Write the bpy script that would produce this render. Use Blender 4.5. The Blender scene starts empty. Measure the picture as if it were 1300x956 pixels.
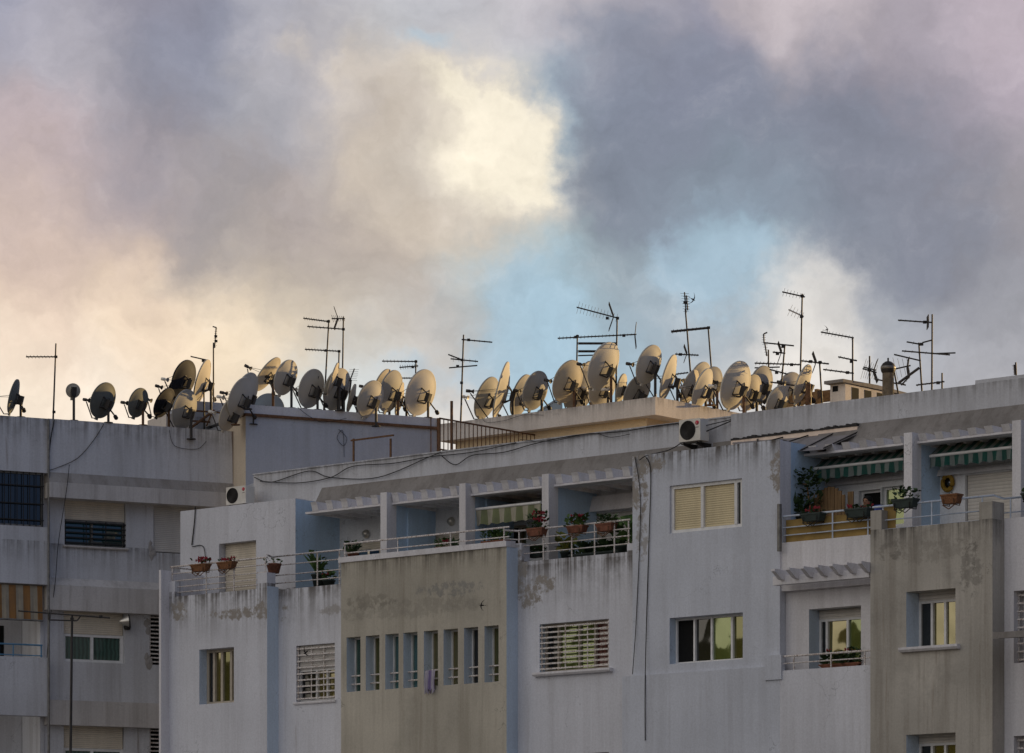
import bpy, bmesh, math, random
from mathutils import Vector as V
random.seed(7)
S = bpy.context.scene
COL = S.collection
F, CX, HY, EYE = 4883.0, 650.0, 1270.0, 1.7      # lens in pixels of the 1300 px wide photo, eye height
Z = V((0, 0, 1))

# ------------------------------------------------------------------ geometry of the place
def ray(px, py): return V(((px - CX) / F, 1.0, (HY - py) / F))

class Frame:
    """A facade: s runs along it to the right, d out of it towards the street, z up."""
    def __init__(f, O, u):
        f.O = V((O[0], O[1], 0)); f.u = V((u[0], u[1], 0)).normalized(); f.n = V((f.u.y, -f.u.x, 0))
    def t(f, px, d): r = ray(px, 0); return (d + f.O.dot(f.n)) / (r.x * f.n.x + r.y * f.n.y)
    def pt(f, px, py, d): return ray(px, py) * f.t(px, d) + V((0, 0, EYE))
    def s(f, px, d): p = ray(px, 0) * f.t(px, d); p.z = 0; return (p - f.O).dot(f.u)
    def z(f, px, py, d): return f.pt(px, py, d).z
    def w(f, s, d, z): p = f.O + f.u * s + f.n * d; return V((p.x, p.y, z))

M = Frame((3.52, 86.0), (math.cos(math.radians(40)), -math.sin(math.radians(40))))
L = Frame((-7.55, 101.0), (math.cos(math.radians(26)), math.sin(math.radians(26))))

# ------------------------------------------------------------------ materials
class NT:
    def __init__(s, name):
        m = bpy.data.materials.new(name); m.use_nodes = True
        s.m = m; s.t = m.node_tree; s.t.nodes.clear()
        s.out = s.n('OutputMaterial')
    def n(s, kind, **kw):
        nd = s.t.nodes.new('ShaderNode' + kind)
        for k, v in kw.items(): setattr(nd, k, v)
        return nd
    def link(s, a, b): s.t.links.new(a, b)
    def put(s, sock, v):
        if hasattr(v, 'is_output') or hasattr(v, 'links') and hasattr(v, 'node'): s.link(v, sock)
        else: sock.default_value = v
    def math(s, op, a, b=0.0, c=None, clamp=False):
        nd = s.n('Math', operation=op, use_clamp=clamp); s.put(nd.inputs[0], a); s.put(nd.inputs[1], b)
        if c is not None: s.put(nd.inputs[2], c)
        return nd.outputs[0]
    def mix(s, fac, a, b, blend='MIX'):
        nd = s.n('Mix', data_type='RGBA', blend_type=blend); s.put(nd.inputs[0], fac)
        s.put(nd.inputs[6], a if hasattr(a, 'node') else tuple(a)[:3] + (1,)); s.put(nd.inputs[7], b if hasattr(b, 'node') else tuple(b)[:3] + (1,))
        return nd.outputs[2]
    def pos(s): return s.n('NewGeometry').outputs['Position']
    def noise(s, vec, scale, detail=4, rough=.55, mul=None, off=None, dist=0):
        if mul or off:
            mp = s.n('Mapping'); s.link(vec, mp.inputs[0])
            if mul: mp.inputs['Scale'].default_value = mul
            if off: mp.inputs['Location'].default_value = off
            vec = mp.outputs[0]
        nd = s.n('TexNoise'); s.link(vec, nd.inputs['Vector'])
        nd.inputs['Scale'].default_value = scale; nd.inputs['Detail'].default_value = detail
        nd.inputs['Roughness'].default_value = rough; nd.inputs['Distortion'].default_value = dist
        return nd.outputs[0]
    def ramp(s, v, lo, hi, clamp=True):
        nd = s.n('MapRange'); s.put(nd.inputs[0], v); nd.inputs[1].default_value = lo; nd.inputs[2].default_value = hi
        return nd.outputs[0]
    def bsdf(s, col, rough=.8, metal=0.0, bump=None, bstr=.3, bdist=.01, spec=.3):
        b = s.n('BsdfPrincipled'); s.put(b.inputs['Base Color'], col if hasattr(col, 'node') else tuple(col)[:3] + (1,))
        s.put(b.inputs['Roughness'], rough); s.put(b.inputs['Metallic'], metal); b.inputs['Specular IOR Level'].default_value = spec
        if bump is not None:
            bn = s.n('Bump'); bn.inputs['Strength'].default_value = bstr; bn.inputs['Distance'].default_value = bdist
            s.link(bump, bn.inputs['Height']); s.link(bn.outputs[0], b.inputs['Normal'])
        s.link(b.outputs[0], s.out.inputs[0]); return b

def plaster(name, base, streak=.45, blotch=.35, dirt=(.10, .085, .07), tops=(), spots=(), rust=.0, seed=0, patch=None):
    """Weathered rendered wall: vertical run-off streaks, blotches, soot under ledges (tops), flaked patches (spots)."""
    k = NT(name); P = k.pos(); o = (seed * 3.1, seed * 1.7, seed); base = [min(.86, x * 1.34) for x in base]
    big = k.noise(P, .55, 5, .6, off=o); mid = k.noise(P, 2.2, 6, .65, off=o); fine = k.noise(P, 24, 4, .6)
    run = k.noise(P, 3.2, 5, .62, mul=(1, 1, .05), off=o); run2 = k.noise(P, 10.0, 3, .6, mul=(1, 1, .03), off=o)
    sep = k.n('SeparateXYZ'); k.link(P, sep.inputs[0]); z = sep.outputs[2]
    c = k.mix(k.ramp(big, .3, .7), [x * (1 - blotch * .55) for x in base], [min(1, x * (1 + blotch * .35)) for x in base])
    c = k.mix(k.math('MULTIPLY', k.ramp(mid, .45, .75), blotch * .7), c, [x * .62 for x in base])
    c = k.mix(k.math('MULTIPLY', k.ramp(run, .47, .66), streak), c, [base[0] * .42, base[1] * .39, base[2] * .36])
    c = k.mix(k.math('MULTIPLY', k.math('MULTIPLY', k.ramp(run2, .54, .68), k.ramp(mid, .35, .6)), streak * .9), c, [base[0] * .45, base[1] * .4, base[2] * .36])
    for zt, ln, st in tops:
        g = k.ramp(z, zt - ln, zt); g = k.math('POWER', g, 1.5)
        g = k.math('MULTIPLY', g, k.ramp(k.math('ADD', k.math('MULTIPLY', run2, .6), k.math('MULTIPLY', mid, .4)), .42, .58))
        g = k.math('MULTIPLY', g, k.math('LESS_THAN', z, zt + .03))
        c = k.mix(k.math('MULTIPLY', g, st, clamp=True), c, dirt)
    if rust:
        r3 = k.noise(P, 5.0, 4, .6, mul=(1, 1, .04), off=(9, 4, 2))
        c = k.mix(k.math('MULTIPLY', k.ramp(r3, .66, .74), rust), c, (.16, .085, .035))
    if patch:
        pn = k.noise(P, patch[0], 6, .65, off=(4, 8, seed))
        c = k.mix(k.math('MULTIPLY', k.ramp(pn, patch[1] - .05, patch[1] + .12), patch[2]), c, patch[3])
    vc = k.n('TexVoronoi', feature='DISTANCE_TO_EDGE'); mp = k.n('Mapping'); k.link(P, mp.inputs[0]); mp.inputs['Scale'].default_value = (.45, .45, .35); mp.inputs['Location'].default_value = o
    wv = k.n('VectorMath', operation='ADD'); nz = k.n('TexNoise'); k.link(P, nz.inputs['Vector']); nz.inputs['Scale'].default_value = 1.4; nz.inputs['Detail'].default_value = 5
    k.link(mp.outputs[0], wv.inputs[0]); k.link(nz.outputs['Color'], wv.inputs[1]); k.link(wv.outputs[0], vc.inputs['Vector']); vc.inputs['Scale'].default_value = 1.0
    crk = k.math('MULTIPLY', k.ramp(vc.outputs[0], .006, .001), k.ramp(big, .5, .62))
    c = k.mix(k.math('MULTIPLY', crk, .5), c, [x * .35 for x in base])
    flake = k.noise(P, 5.0, 7, .72, off=(2, 2, seed))
    for q in spots:
        vd = k.n('VectorMath', operation='SUBTRACT'); k.link(P, vd.inputs[0]); vd.inputs[1].default_value = q[0]
        vs = k.n('VectorMath', operation='MULTIPLY'); k.link(vd.outputs[0], vs.inputs[0]); vs.inputs[1].default_value = (1 / q[1], 1 / q[1], 1 / q[2])
        vl = k.n('VectorMath', operation='LENGTH'); k.link(vs.outputs[0], vl.inputs[0])
        fo = k.ramp(vl.outputs['Value'], 1.0, .35)
        v = k.math('ADD', k.math('MULTIPLY', fo, .42), flake)
        fac = k.math('MULTIPLY', k.ramp(v, .84, .93), k.math('GREATER_THAN', fo, .02))
        c = k.mix(k.math('MULTIPLY', fac, q[3]), c, q[4])
    c = k.mix(k.ramp(fine, .2, .8), c, k.mix(.5, c, (0, 0, 0)), 'MIX') if False else k.mix(k.math('MULTIPLY', k.ramp(fine, .35, .75), .16), c, (.08, .07, .06))
    b = k.math('ADD', k.math('MULTIPLY', fine, .35), k.math('ADD', mid, k.math('MULTIPLY', flake, .3)))
    k.bsdf(c, .9, bump=b, bstr=.45, bdist=.02, spec=.15)
    return k.m

def simple(name, col, rough=.6, metal=0.0, var=.25, scale=6.0, spot=None, mul=None, spec=.3, bump=0):
    """Painted or raw material with a little uneven wear; spot = (colour, threshold, strength)."""
    k = NT(name); P = k.pos(); a = k.noise(P, scale, 4, .6, mul=mul); b = k.noise(P, scale * 3.7, 4, .65, off=(3, 1, 7))
    c = k.mix(k.ramp(a, .3, .7), [x * (1 - var) for x in col], [min(1, x * (1 + var * .6)) for x in col])
    if spot: c = k.mix(k.math('MULTIPLY', k.ramp(b, spot[1], spot[1] + .08), spot[2]), c, spot[0])
    k.bsdf(c, rough, metal, spec=spec, bump=(b if bump else None), bstr=bump, bdist=.01); return k.m

def slats(name, col, pitch, rough=.5, depth=.35, dark=.45):
    """Roller-shutter or blind slats running level: the pattern is in height."""
    k = NT(name); P = k.pos(); sep = k.n('SeparateXYZ'); k.link(P, sep.inputs[0])
    col = [min(.8, x * 1.25) for x in col]; fr = k.math('FRACT', k.math('DIVIDE', sep.outputs[2], pitch))
    hgt = k.math('SINE', k.math('MULTIPLY', fr, math.pi)); gap = k.ramp(fr, .86, .97)
    n = k.noise(P, 3, 4, .6, mul=(1, 1, .3))
    c = k.mix(k.ramp(n, .3, .7), [x * .8 for x in col], col)
    c = k.mix(k.math('MULTIPLY', gap, 1.0), c, [x * dark for x in col])
    k.bsdf(c, rough, bump=hgt, bstr=depth, bdist=.02); return k.m

def stripes(name, fr, cols, pitch, rough=.85, wave=0):
    k = NT(name); P = k.pos()
    dt = k.n('VectorMath', operation='DOT_PRODUCT'); k.link(P, dt.inputs[0]); dt.inputs[1].default_value = fr.u
    f = k.math('FRACT', k.math('DIVIDE', k.math('ADD', dt.outputs['Value'], 100.0), pitch))
    n = k.noise(P, 4, 4, .6)
    c = k.mix(k.math('GREATER_THAN', f, .5), cols[0], cols[1])
    if len(cols) > 2: c = k.mix(k.math('GREATER_THAN', k.math('ABSOLUTE', k.math('SUBTRACT', f, .75)), .19), c, cols[2]) if False else c
    c = k.mix(k.math('MULTIPLY', k.ramp(n, .35, .75), .35), c, (.08, .08, .07))
    k.bsdf(c, rough); return k.m

def glass(name, tint, refl=.35, wob=.6, rough=.03, curtain=None, gl=(1, 1, 1)):
    """Window pane: dim room or curtain seen under a sky reflection."""
    k = NT(name); P = k.pos()
    n = k.noise(P, .9, 3, .5); d = k.n('BsdfDiffuse')
    col = k.mix(k.ramp(n, .3, .7), [x * .6 for x in tint], tint)
    if curtain is not None:
        w = k.n('TexWave', wave_type='BANDS', bands_direction='X'); k.link(P, w.inputs[0]); w.inputs['Scale'].default_value = 3.2; w.inputs['Distortion'].default_value = 3.5; w.inputs['Detail'].default_value = 2
        col = k.mix(k.ramp(w.outputs[1], .2, .9), [x * .55 for x in curtain], curtain)
    k.link(col, d.inputs[0])
    g = k.n('BsdfGlossy'); g.inputs['Roughness'].default_value = rough; g.inputs[0].default_value = tuple(gl) + (1,)
    bn = k.n('Bump'); bn.inputs['Strength'].default_value = .35; bn.inputs['Distance'].default_value = .08
    k.link(k.noise(P, wob, 2, .5), bn.inputs['Height']); k.link(bn.outputs[0], g.inputs['Normal'])
    m = k.n('MixShader'); m.inputs[0].default_value = refl; k.link(d.outputs[0], m.inputs[1]); k.link(g.outputs[0], m.inputs[2])
    k.link(m.outputs[0], k.out.inputs[0]); return k.m

# ------------------------------------------------------------------ mesh builder
class MB:
    def __init__(s): s.v = []; s.f = []; s.sm = []
    def add(s, vs, fs, smooth=False):
        o = len(s.v); s.v += [V(x) for x in vs]; s.f += [[o + i for i in f] for f in fs]; s.sm += [smooth] * len(fs); return s
    def quad(s, a, b, c, d): return s.add([a, b, c, d], [(0, 1, 2, 3)])
    def hexa(s, p):   # p: 4 bottom then 4 top
        return s.add(p, [(0, 3, 2, 1), (4, 5, 6, 7), (0, 1, 5, 4), (1, 2, 6, 5), (2, 3, 7, 6), (3, 0, 4, 7)])
    def fbox(s, fr, s0, s1, d0, d1, z0, z1):
        if s0 > s1: s0, s1 = s1, s0
        if d0 > d1: d0, d1 = d1, d0
        if z0 > z1: z0, z1 = z1, z0
        q = [(s0, d1), (s1, d1), (s1, d0), (s0, d0)]
        return s.hexa([fr.w(a, b, z0) for a, b in q] + [fr.w(a, b, z1) for a, b in q])
    def prism(s, fr, s0, s1, prof):   # profile in (d, z), counter-clockwise seen from +s or not: normals are fixed later
        n = len(prof); vs = [fr.w(s0, d, z) for d, z in prof] + [fr.w(s1, d, z) for d, z in prof]
        return s.add(vs, [list(range(n)), list(range(2 * n - 1, n - 1, -1))] + [(i, n + i, n + (i + 1) % n, (i + 1) % n) for i in range(n)])
    def tube(s, a, b, r, r2=None, seg=8, cap=True):
        return s.path([a, b], r, seg, r2, cap)
    def path(s, pts, r, seg=6, r2=None, cap=True):
        pts = [V(p) for p in pts]; n = len(pts); vs = []; fs = []
        for i, p in enumerate(pts):
            t = (pts[min(i + 1, n - 1)] - pts[max(i - 1, 0)]).normalized()
            x = t.cross(Z if abs(t.z) < .9 else V((1, 0, 0))).normalized(); y = t.cross(x)
            rr = r if r2 is None else r + (r2 - r) * i / (n - 1)
            vs += [p + (x * math.cos(k * 2 * math.pi / seg) + y * math.sin(k * 2 * math.pi / seg)) * rr for k in range(seg)]
        for i in range(n - 1):
            for k in range(seg):
                a, b = i * seg + k, i * seg + (k + 1) % seg; fs.append((a, b, b + seg, a + seg))
        s.add(vs, fs, seg > 5)
        if cap: s.add(vs[:seg], [list(range(seg))[::-1]]); s.add(vs[-seg:], [list(range(seg))])
        return s
    def lathe(s, C, ax, prof, seg=32, smooth=True):   # profile of (radius, along)
        ax = V(ax).normalized(); x = ax.cross(Z if abs(ax.z) < .9 else V((1, 0, 0))).normalized(); y = ax.cross(x); vs = []; fs = []
        for r, h in prof:
            vs += [V(C) + ax * h + (x * math.cos(k * 2 * math.pi / seg) + y * math.sin(k * 2 * math.pi / seg)) * max(r, 1e-4) for k in range(seg)]
        for i in range(len(prof) - 1):
            for k in range(seg):
                a, b = i * seg + k, i * seg + (k + 1) % seg; fs.append((a, b, b + seg, a + seg))
        return s.add(vs, fs, smooth)
    def build(s, name, mat, parent=None, label=None, kind=None, fix=True, sharp=40):
        off = V((0, 0, 0)); p = parent
        while p is not None: off += p.location; p = p.parent
        me = bpy.data.meshes.new(name); me.from_pydata([tuple(v - off) for v in s.v], [], s.f); me.update()
        if fix:
            bm = bmesh.new(); bm.from_mesh(me); bmesh.ops.recalc_face_normals(bm, faces=bm.faces); bm.to_mesh(me); bm.free()
        me.polygons.foreach_set('use_smooth', s.sm)
        me.materials.append(mat)
        o = bpy.data.objects.new(name, me); COL.objects.link(o); o.parent = parent
        if label: o['label'] = label
        if kind: o['kind'] = kind
        return o
def wall(mb, fr, s0, s1, z0, z1, d, th, ops=()):
    """Wall slab between d-th and d with real openings (s0,s1,z0,z1)."""
    xs = sorted({s0, s1} | {min(max(v, s0), s1) for o in ops for v in o[:2]}); zs = sorted({z0, z1} | {min(max(v, z0), z1) for o in ops for v in o[2:4]})
    def solid(i, j):
        if i < 0 or j < 0 or i >= len(xs) - 1 or j >= len(zs) - 1: return False
        a, b = (xs[i] + xs[i + 1]) / 2, (zs[j] + zs[j + 1]) / 2
        return not any(o[0] < a < o[1] and o[2] < b < o[3] for o in ops)
    w = fr.w; e = d - th
    for i in range(len(xs) - 1):
        for j in range(len(zs) - 1):
            if not solid(i, j): continue
            a, b, c, g = xs[i], xs[i + 1], zs[j], zs[j + 1]
            mb.quad(w(a, d, c), w(b, d, c), w(b, d, g), w(a, d, g)); mb.quad(w(b, e, c), w(a, e, c), w(a, e, g), w(b, e, g))
            if not solid(i - 1, j): mb.quad(w(a, e, c), w(a, d, c), w(a, d, g), w(a, e, g))
            if not solid(i + 1, j): mb.quad(w(b, d, c), w(b, e, c), w(b, e, g), w(b, d, g))
            if not solid(i, j - 1): mb.quad(w(a, e, c), w(b, e, c), w(b, d, c), w(a, d, c))
            if not solid(i, j + 1): mb.quad(w(a, d, g), w(b, d, g), w(b, e, g), w(a, e, g))
    return mb
def thing(name, loc, label, cat, group=None):
    o = bpy.data.objects.new(name, None); COL.objects.link(o); o.location = loc; o.empty_display_size = .2
    o['label'] = label; o['category'] = cat
    if group: o['group'] = group
    return o
# ------------------------------------------------------------------ camera, sun and sky
cam = bpy.data.cameras.new('camera'); cam.sensor_fit = 'HORIZONTAL'; cam.sensor_width = 36.0
cam.lens = 36.0 * F / 1300.0; cam.shift_y = (HY - 478.0) / 1300.0; cam.clip_start = 1.0; cam.clip_end = 20000
co = bpy.data.objects.new('camera', cam); COL.objects.link(co); co.location = (0, 0, EYE); co.rotation_euler = (math.pi / 2, 0, 0); S.camera = co
SUN_AZ, SUN_EL = math.radians(54), math.radians(8)           # azimuth from +Y towards +X
sd = V((math.sin(SUN_AZ) * math.cos(SUN_EL), math.cos(SUN_AZ) * math.cos(SUN_EL), math.sin(SUN_EL)))
sun = bpy.data.lights.new('sun', 'SUN'); sun.energy = 5.0; sun.angle = math.radians(.6); sun.color = (1.0, .67, .28)
so = bpy.data.objects.new('sun', sun); COL.objects.link(so); so.rotation_euler = sd.to_track_quat('Z', 'Y').to_euler(); so.location = (60, 60, 60)
S.view_settings.view_transform = 'Standard'; S.view_settings.look = 'None'; S.view_settings.exposure = 0; S.view_settings.gamma = 1
S.cycles.max_bounces = 6

def lin(r, g, b): return tuple(((c / 255) / 12.92 if c / 255 <= .04045 else ((c / 255 + .055) / 1.055) ** 2.4) for c in (r, g, b))
wd = bpy.data.worlds.new('World'); S.world = wd; wd.use_nodes = True
k = NT.__new__(NT); k.t = wd.node_tree; k.t.nodes.clear(); k.m = wd; k.out = k.n('OutputWorld')
D = k.n('TexCoord').outputs['Generated']
nrm = k.n('VectorMath', operation='NORMALIZE'); k.link(D, nrm.inputs[0]); D = nrm.outputs[0]
def vm(op, a, b=None, c=None):
    nd = k.n('VectorMath', operation=op); k.put(nd.inputs[0], a)
    if b is not None: k.put(nd.inputs[1], b)
    if c is not None: k.put(nd.inputs[2], c)
    return nd.outputs['Value'] if op in ('LENGTH', 'DISTANCE', 'DOT_PRODUCT') else nd.outputs[0]
def cnoise(vec, scale, detail=6, rough=.55, mul=(1, 1, 1), off=(0, 0, 0)):
    mp = k.n('Mapping'); k.link(vec, mp.inputs[0]); mp.inputs['Scale'].default_value = mul; mp.inputs['Location'].default_value = off
    nd = k.n('TexNoise'); k.link(mp.outputs[0], nd.inputs[0]); nd.inputs['Scale'].default_value = scale; nd.inputs['Detail'].default_value = detail; nd.inputs['Roughness'].default_value = rough
    return nd
w1 = vm('SUBTRACT', cnoise(D, 15, 5, .58).outputs['Color'], (.5, .5, .5)); w2 = vm('SUBTRACT', cnoise(D, 60, 6, .62, off=(5, 2, 1)).outputs['Color'], (.5, .5, .5))
DW = vm('ADD', vm('MULTIPLY_ADD', w1, (.05, .05, .05), D), vm('MULTIPLY', w2, (.020, .020, .020)))
# cloud masses: where in the sky (direction), how wide (in degrees), what colour
CL = [  # px, py of the photo's frame give the bearing; sRGB colour; width
 (20, 20, 150, 150, 180), (60, 60, 188, 178, 196), (200, 20, 152, 146, 170), (270, 70, 140, 142, 170), (120, 120, 172, 164, 182), (230, 130, 142, 142, 168), (60, 200, 190, 174, 176),
 (190, 210, 168, 156, 166), (330, 150, 172, 168, 184), (400, 90, 188, 182, 188), (480, 90, 205, 198, 190), (440, 180, 178, 172, 178), (540, 70, 180, 184, 200), (420, 30, 168, 166, 186), (560, 20, 190, 186, 198),
 (560, 140, 226, 214, 196), (630, 140, 244, 234, 212), (610, 190, 242, 228, 202), (670, 220, 240, 230, 210), (520, 210, 210, 196, 180), (590, 250, 218, 204, 184), (690, 160, 180, 198, 212), (700, 110, 150, 170, 196),
 (640, 40, 200, 192, 204), (720, 20, 210, 198, 204), (770, 30, 166, 158, 178), (820, 70, 130, 130, 162), (760, 110, 126, 138, 168), (880, 110, 126, 128, 158), (800, 190, 128, 136, 160), (960, 40, 192, 176, 182), (1050, 20, 206, 188, 194),
 (1150, 60, 172, 156, 176), (1250, 40, 196, 176, 190), (1290, 130, 182, 164, 180), (1200, 160, 150, 142, 164), (1050, 120, 132, 130, 156), (960, 190, 122, 126, 150), (1080, 220, 128, 126, 146), (1210, 250, 138, 132, 150), (1290, 260, 156, 146, 160),
 (40, 290, 206, 186, 176), (150, 290, 172, 158, 156), (280, 270, 166, 156, 158), (400, 280, 180, 168, 162), (500, 300, 188, 174, 160), (330, 340, 178, 168, 158), (60, 360, 218, 194, 178), (180, 370, 222, 198, 174), (450, 360, 182, 172, 160),
 (60, 450, 242, 216, 190), (200, 440, 250, 226, 194), (320, 420, 248, 226, 192), (400, 410, 212, 198, 174), (20, 510, 244, 228, 204), (150, 510, 254, 238, 216), (480, 440, 214, 206, 194), (440, 500, 206, 214, 220), (550, 400, 190, 190, 188),
 (640, 300, 174, 196, 208), (660, 350, 160, 204, 230), (690, 400, 166, 208, 234), (600, 340, 180, 184, 186), (640, 440, 176, 210, 232), (570, 480, 222, 214, 204), (720, 470, 164, 204, 232), (760, 330, 150, 166, 180), (760, 250, 128, 142, 164), (850, 250, 122, 130, 152),
 (905, 290, 152, 184, 206), (950, 300, 160, 200, 224), (935, 345, 160, 194, 218), (870, 285, 134, 150, 170), (1000, 255, 130, 138, 156), (980, 350, 150, 176, 198), (890, 360, 150, 166, 186), (1010, 300, 138, 166, 192), (860, 330, 156, 170, 184), (840, 390, 152, 172, 192), (920, 390, 150, 160, 180), (800, 440, 160, 190, 214), (900, 440, 178, 186, 198),
 (1040, 390, 226, 220, 214), (990, 420, 214, 212, 212), (1050, 450, 248, 240, 226), (960, 470, 218, 212, 206), (1090, 330, 136, 138, 156), (1130, 400, 172, 180, 198), (1190, 330, 132, 130, 148), (1250, 400, 158, 156, 172), (1180, 440, 180, 180, 194), (1260, 470, 178, 174, 186), (1120, 480, 198, 194, 200)]
GAPS = [(716, 150, 30, 75), (722, 205, 18, 40), (655, 345, 48, 50), (690, 400, 62, 48), (640, 430, 52, 46), (600, 470, 46, 34), (905, 288, 40, 26), (950, 304, 52, 30), (940, 345, 48, 34), (565, 66, 30, 17), (720, 455, 55, 36), (880, 330, 34, 24), (500, 480, 40, 26)]
CUM = [(628, 130, 46, 30), (655, 165, 52, 44), (672, 215, 48, 42), (600, 165, 60, 46), (575, 125, 40, 26), (620, 225, 66, 40), (545, 185, 52, 40), (480, 95, 34, 30), (455, 130, 28, 22), (395, 80, 22, 22)]
RIM = [(1050, 400, 70, 52), (1010, 440, 70, 44), (1060, 460, 60, 40), (1075, 372, 30, 30)]
DARK = [(800, 130, 90, 80), (870, 180, 110, 80), (780, 235, 60, 46), (1000, 180, 110, 80), (1100, 230, 110, 70), (860, 235, 80, 38), (1180, 310, 90, 60), (1010, 265, 60, 30), (790, 70, 60, 40)]
def bear(px, py): return math.atan((px - CX) / F), math.atan((HY - py) / F)
sx = k.n('SeparateXYZ'); k.link(DW, sx.inputs[0])
AZ = k.math('ARCTAN2', sx.outputs[0], sx.outputs[1]); EL = k.math('ARCSINE', sx.outputs[2])
def gsum(lst):
    tot = None
    for px, py, rx, ry in lst:
        a, e = bear(px, py)
        u_ = k.math('MULTIPLY', k.math('SUBTRACT', AZ, a), F / rx); v_ = k.math('MULTIPLY', k.math('SUBTRACT', EL, e), F / ry)
        q = k.math('EXPONENT', k.math('MULTIPLY', k.math('ADD', k.math('MULTIPLY', u_, u_), k.math('MULTIPLY', v_, v_)), -.7))
        tot = q if tot is None else k.math('ADD', tot, q)
    return tot
acc = None; wt = None
for px, py, r, g, b in CL:
    a, e = bear(px, py); sg = F / 62.0
    u_ = k.math('MULTIPLY', k.math('SUBTRACT', AZ, a), sg); v_ = k.math('MULTIPLY', k.math('SUBTRACT', EL, e), sg)
    q = k.math('EXPONENT', k.math('MULTIPLY', k.math('ADD', k.math('MULTIPLY', u_, u_), k.math('MULTIPLY', v_, v_)), -1.0))
    y_ = .3 * r + .6 * g + .1 * b; c = lin(*[y_ + (t - y_) * (.7 if b > r + 12 else .9 if r > b + 12 else .6) for t in ((r - 1, g + 2, b - 1) if b > r else (r + 2, g + 1, b + 3))])
    nd = k.n('VectorMath', operation='SCALE'); nd.inputs[0].default_value = c; k.link(q, nd.inputs['Scale'])
    acc = nd.outputs[0] if acc is None else vm('ADD', acc, nd.outputs[0]); wt = q if wt is None else k.math('ADD', wt, q)
# the rest of the sky: warm bank low on the left and behind, slate blue on the right, grey lilac overhead
def lobe(dr, power, col, sgn=1):
    d = vm('DOT_PRODUCT', D, tuple(V(dr).normalized())); q = k.math('POWER', k.math('MAXIMUM', d, 0.0), power)
    nd = k.n('VectorMath', operation='SCALE'); nd.inputs[0].default_value = col; k.link(q, nd.inputs['Scale']); return nd.outputs[0]
amb = vm('ADD', lobe((-1, -.25, .12), 3.0, (.66, .53, .30)), lobe((1, .05, .22), 2.4, (.07, .20, .50)))
amb = vm('ADD', amb, lobe((-.68, -.75, .30), 2.4, (.80, .81, .88)))
amb = vm('ADD', amb, lobe((0, .1, 1), 1.0, (.20, .21, .26)))
amb = vm('ADD', amb, (.05, .06, .085))
amb = vm('ADD', amb, lobe((-.55, .83, .10), 4.0, (.42, .34, .24))); amb = vm('ADD', amb, lobe((.55, .83, .25), 4.0, (.16, .16, .22))); amb = vm('ADD', amb, lobe((0, 1, .25), 2.0, (.26, .25, .28)))
am2 = k.n('VectorMath', operation='SCALE'); k.link(amb, am2.inputs[0]); k.link(k.math('MULTIPLY_ADD', cnoise(D, 9, 7, .6, mul=(1, 1, 1.6), off=(2, 5, 1)).outputs[0], 1.0, .5), am2.inputs['Scale']); amb = am2.outputs[0]
sc = k.n('VectorMath', operation='SCALE'); k.link(amb, sc.inputs[0]); sc.inputs['Scale'].default_value = .004
acc = vm('ADD', acc, sc.outputs[0]); wt = k.math('ADD', wt, .004)
dv = k.n('VectorMath', operation='SCALE'); k.link(acc, dv.inputs[0]); k.link(k.math('DIVIDE', 1.0, wt), dv.inputs['Scale'])
fb = cnoise(DW, 26, 9, .6, mul=(1, 1, 1.4), off=(1, 7, 3)).outputs[0]; fc = cnoise(DW, 75, 8, .62, mul=(1, 1, 1.3), off=(4, 1, 8)).outputs[0]
bil = k.math('MULTIPLY', k.math('ABSOLUTE', k.math('SUBTRACT', cnoise(D, 42, 7, .56, off=(3, 3, 3)).outputs[0], .5)), 2.0)     # puffy edges
lum = k.math('ADD', k.math('MULTIPLY_ADD', fb, .68, .67), k.math('MULTIPLY_ADD', fc, .32, -.16))
fld = k.math('ADD', k.math('MULTIPLY', k.math('SUBTRACT', fb, .5), 1.1), k.math('MULTIPLY', k.math('SUBTRACT', fc, .5), .8))
def cover(lst, lo, hi, amp, puff=0.0):
    v = k.math('ADD', gsum(lst), k.math('MULTIPLY', fld, amp))
    if puff: v = k.math('SUBTRACT', v, k.math('MULTIPLY', bil, puff))
    nd = k.n('MapRange', interpolation_type='SMOOTHSTEP'); k.link(v, nd.inputs[0]); nd.inputs[1].default_value = lo; nd.inputs[2].default_value = hi; return nd.outputs[0], v
base = dv.outputs[0]
mg, _ = cover(GAPS, .18, 1.25, .95, .25); base = k.mix(k.math('MULTIPLY', mg, .60), base, lin(170, 196, 214))
md, _ = cover(DARK, .25, 1.35, .9); base = k.mix(k.math('MULTIPLY', md, .58), base, lin(131, 137, 153))
ms, _ = cover([(560, 245, 100, 60), (500, 170, 90, 70), (600, 200, 110, 80)], .1, 2.0, .8); base = k.mix(k.math('MULTIPLY', ms, .8), base, lin(206, 193, 178))
br = gsum([(655, 150, 55, 42), (695, 225, 34, 40), (600, 118, 46, 20), (640, 200, 60, 40)])
mc_, vc = cover(CUM, .0, 1.8, 1.0, .5); base = k.mix(k.math('MULTIPLY', mc_, .92), base, k.mix(k.ramp(br, .0, 1.3), lin(202, 192, 182), lin(247, 237, 216)))
mr, _ = cover(RIM, .0, 1.7, .9, .3); base = k.mix(k.math('MULTIPLY', mr, .5), base, lin(236, 230, 222))
lum = k.math('ADD', lum, k.math('MULTIPLY', k.math('SUBTRACT', bil, .2), k.math('MULTIPLY_ADD', mc_, -.30, -.10)))
cl = k.n('VectorMath', operation='SCALE'); k.link(base, cl.inputs[0]); k.link(lum, cl.inputs['Scale'])
sky = k.n('TexSky', sky_type='NISHITA'); sky.sun_disc = False; sky.sun_elevation = SUN_EL; sky.sun_rotation = SUN_AZ; sky.dust_density = 2.0
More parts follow.
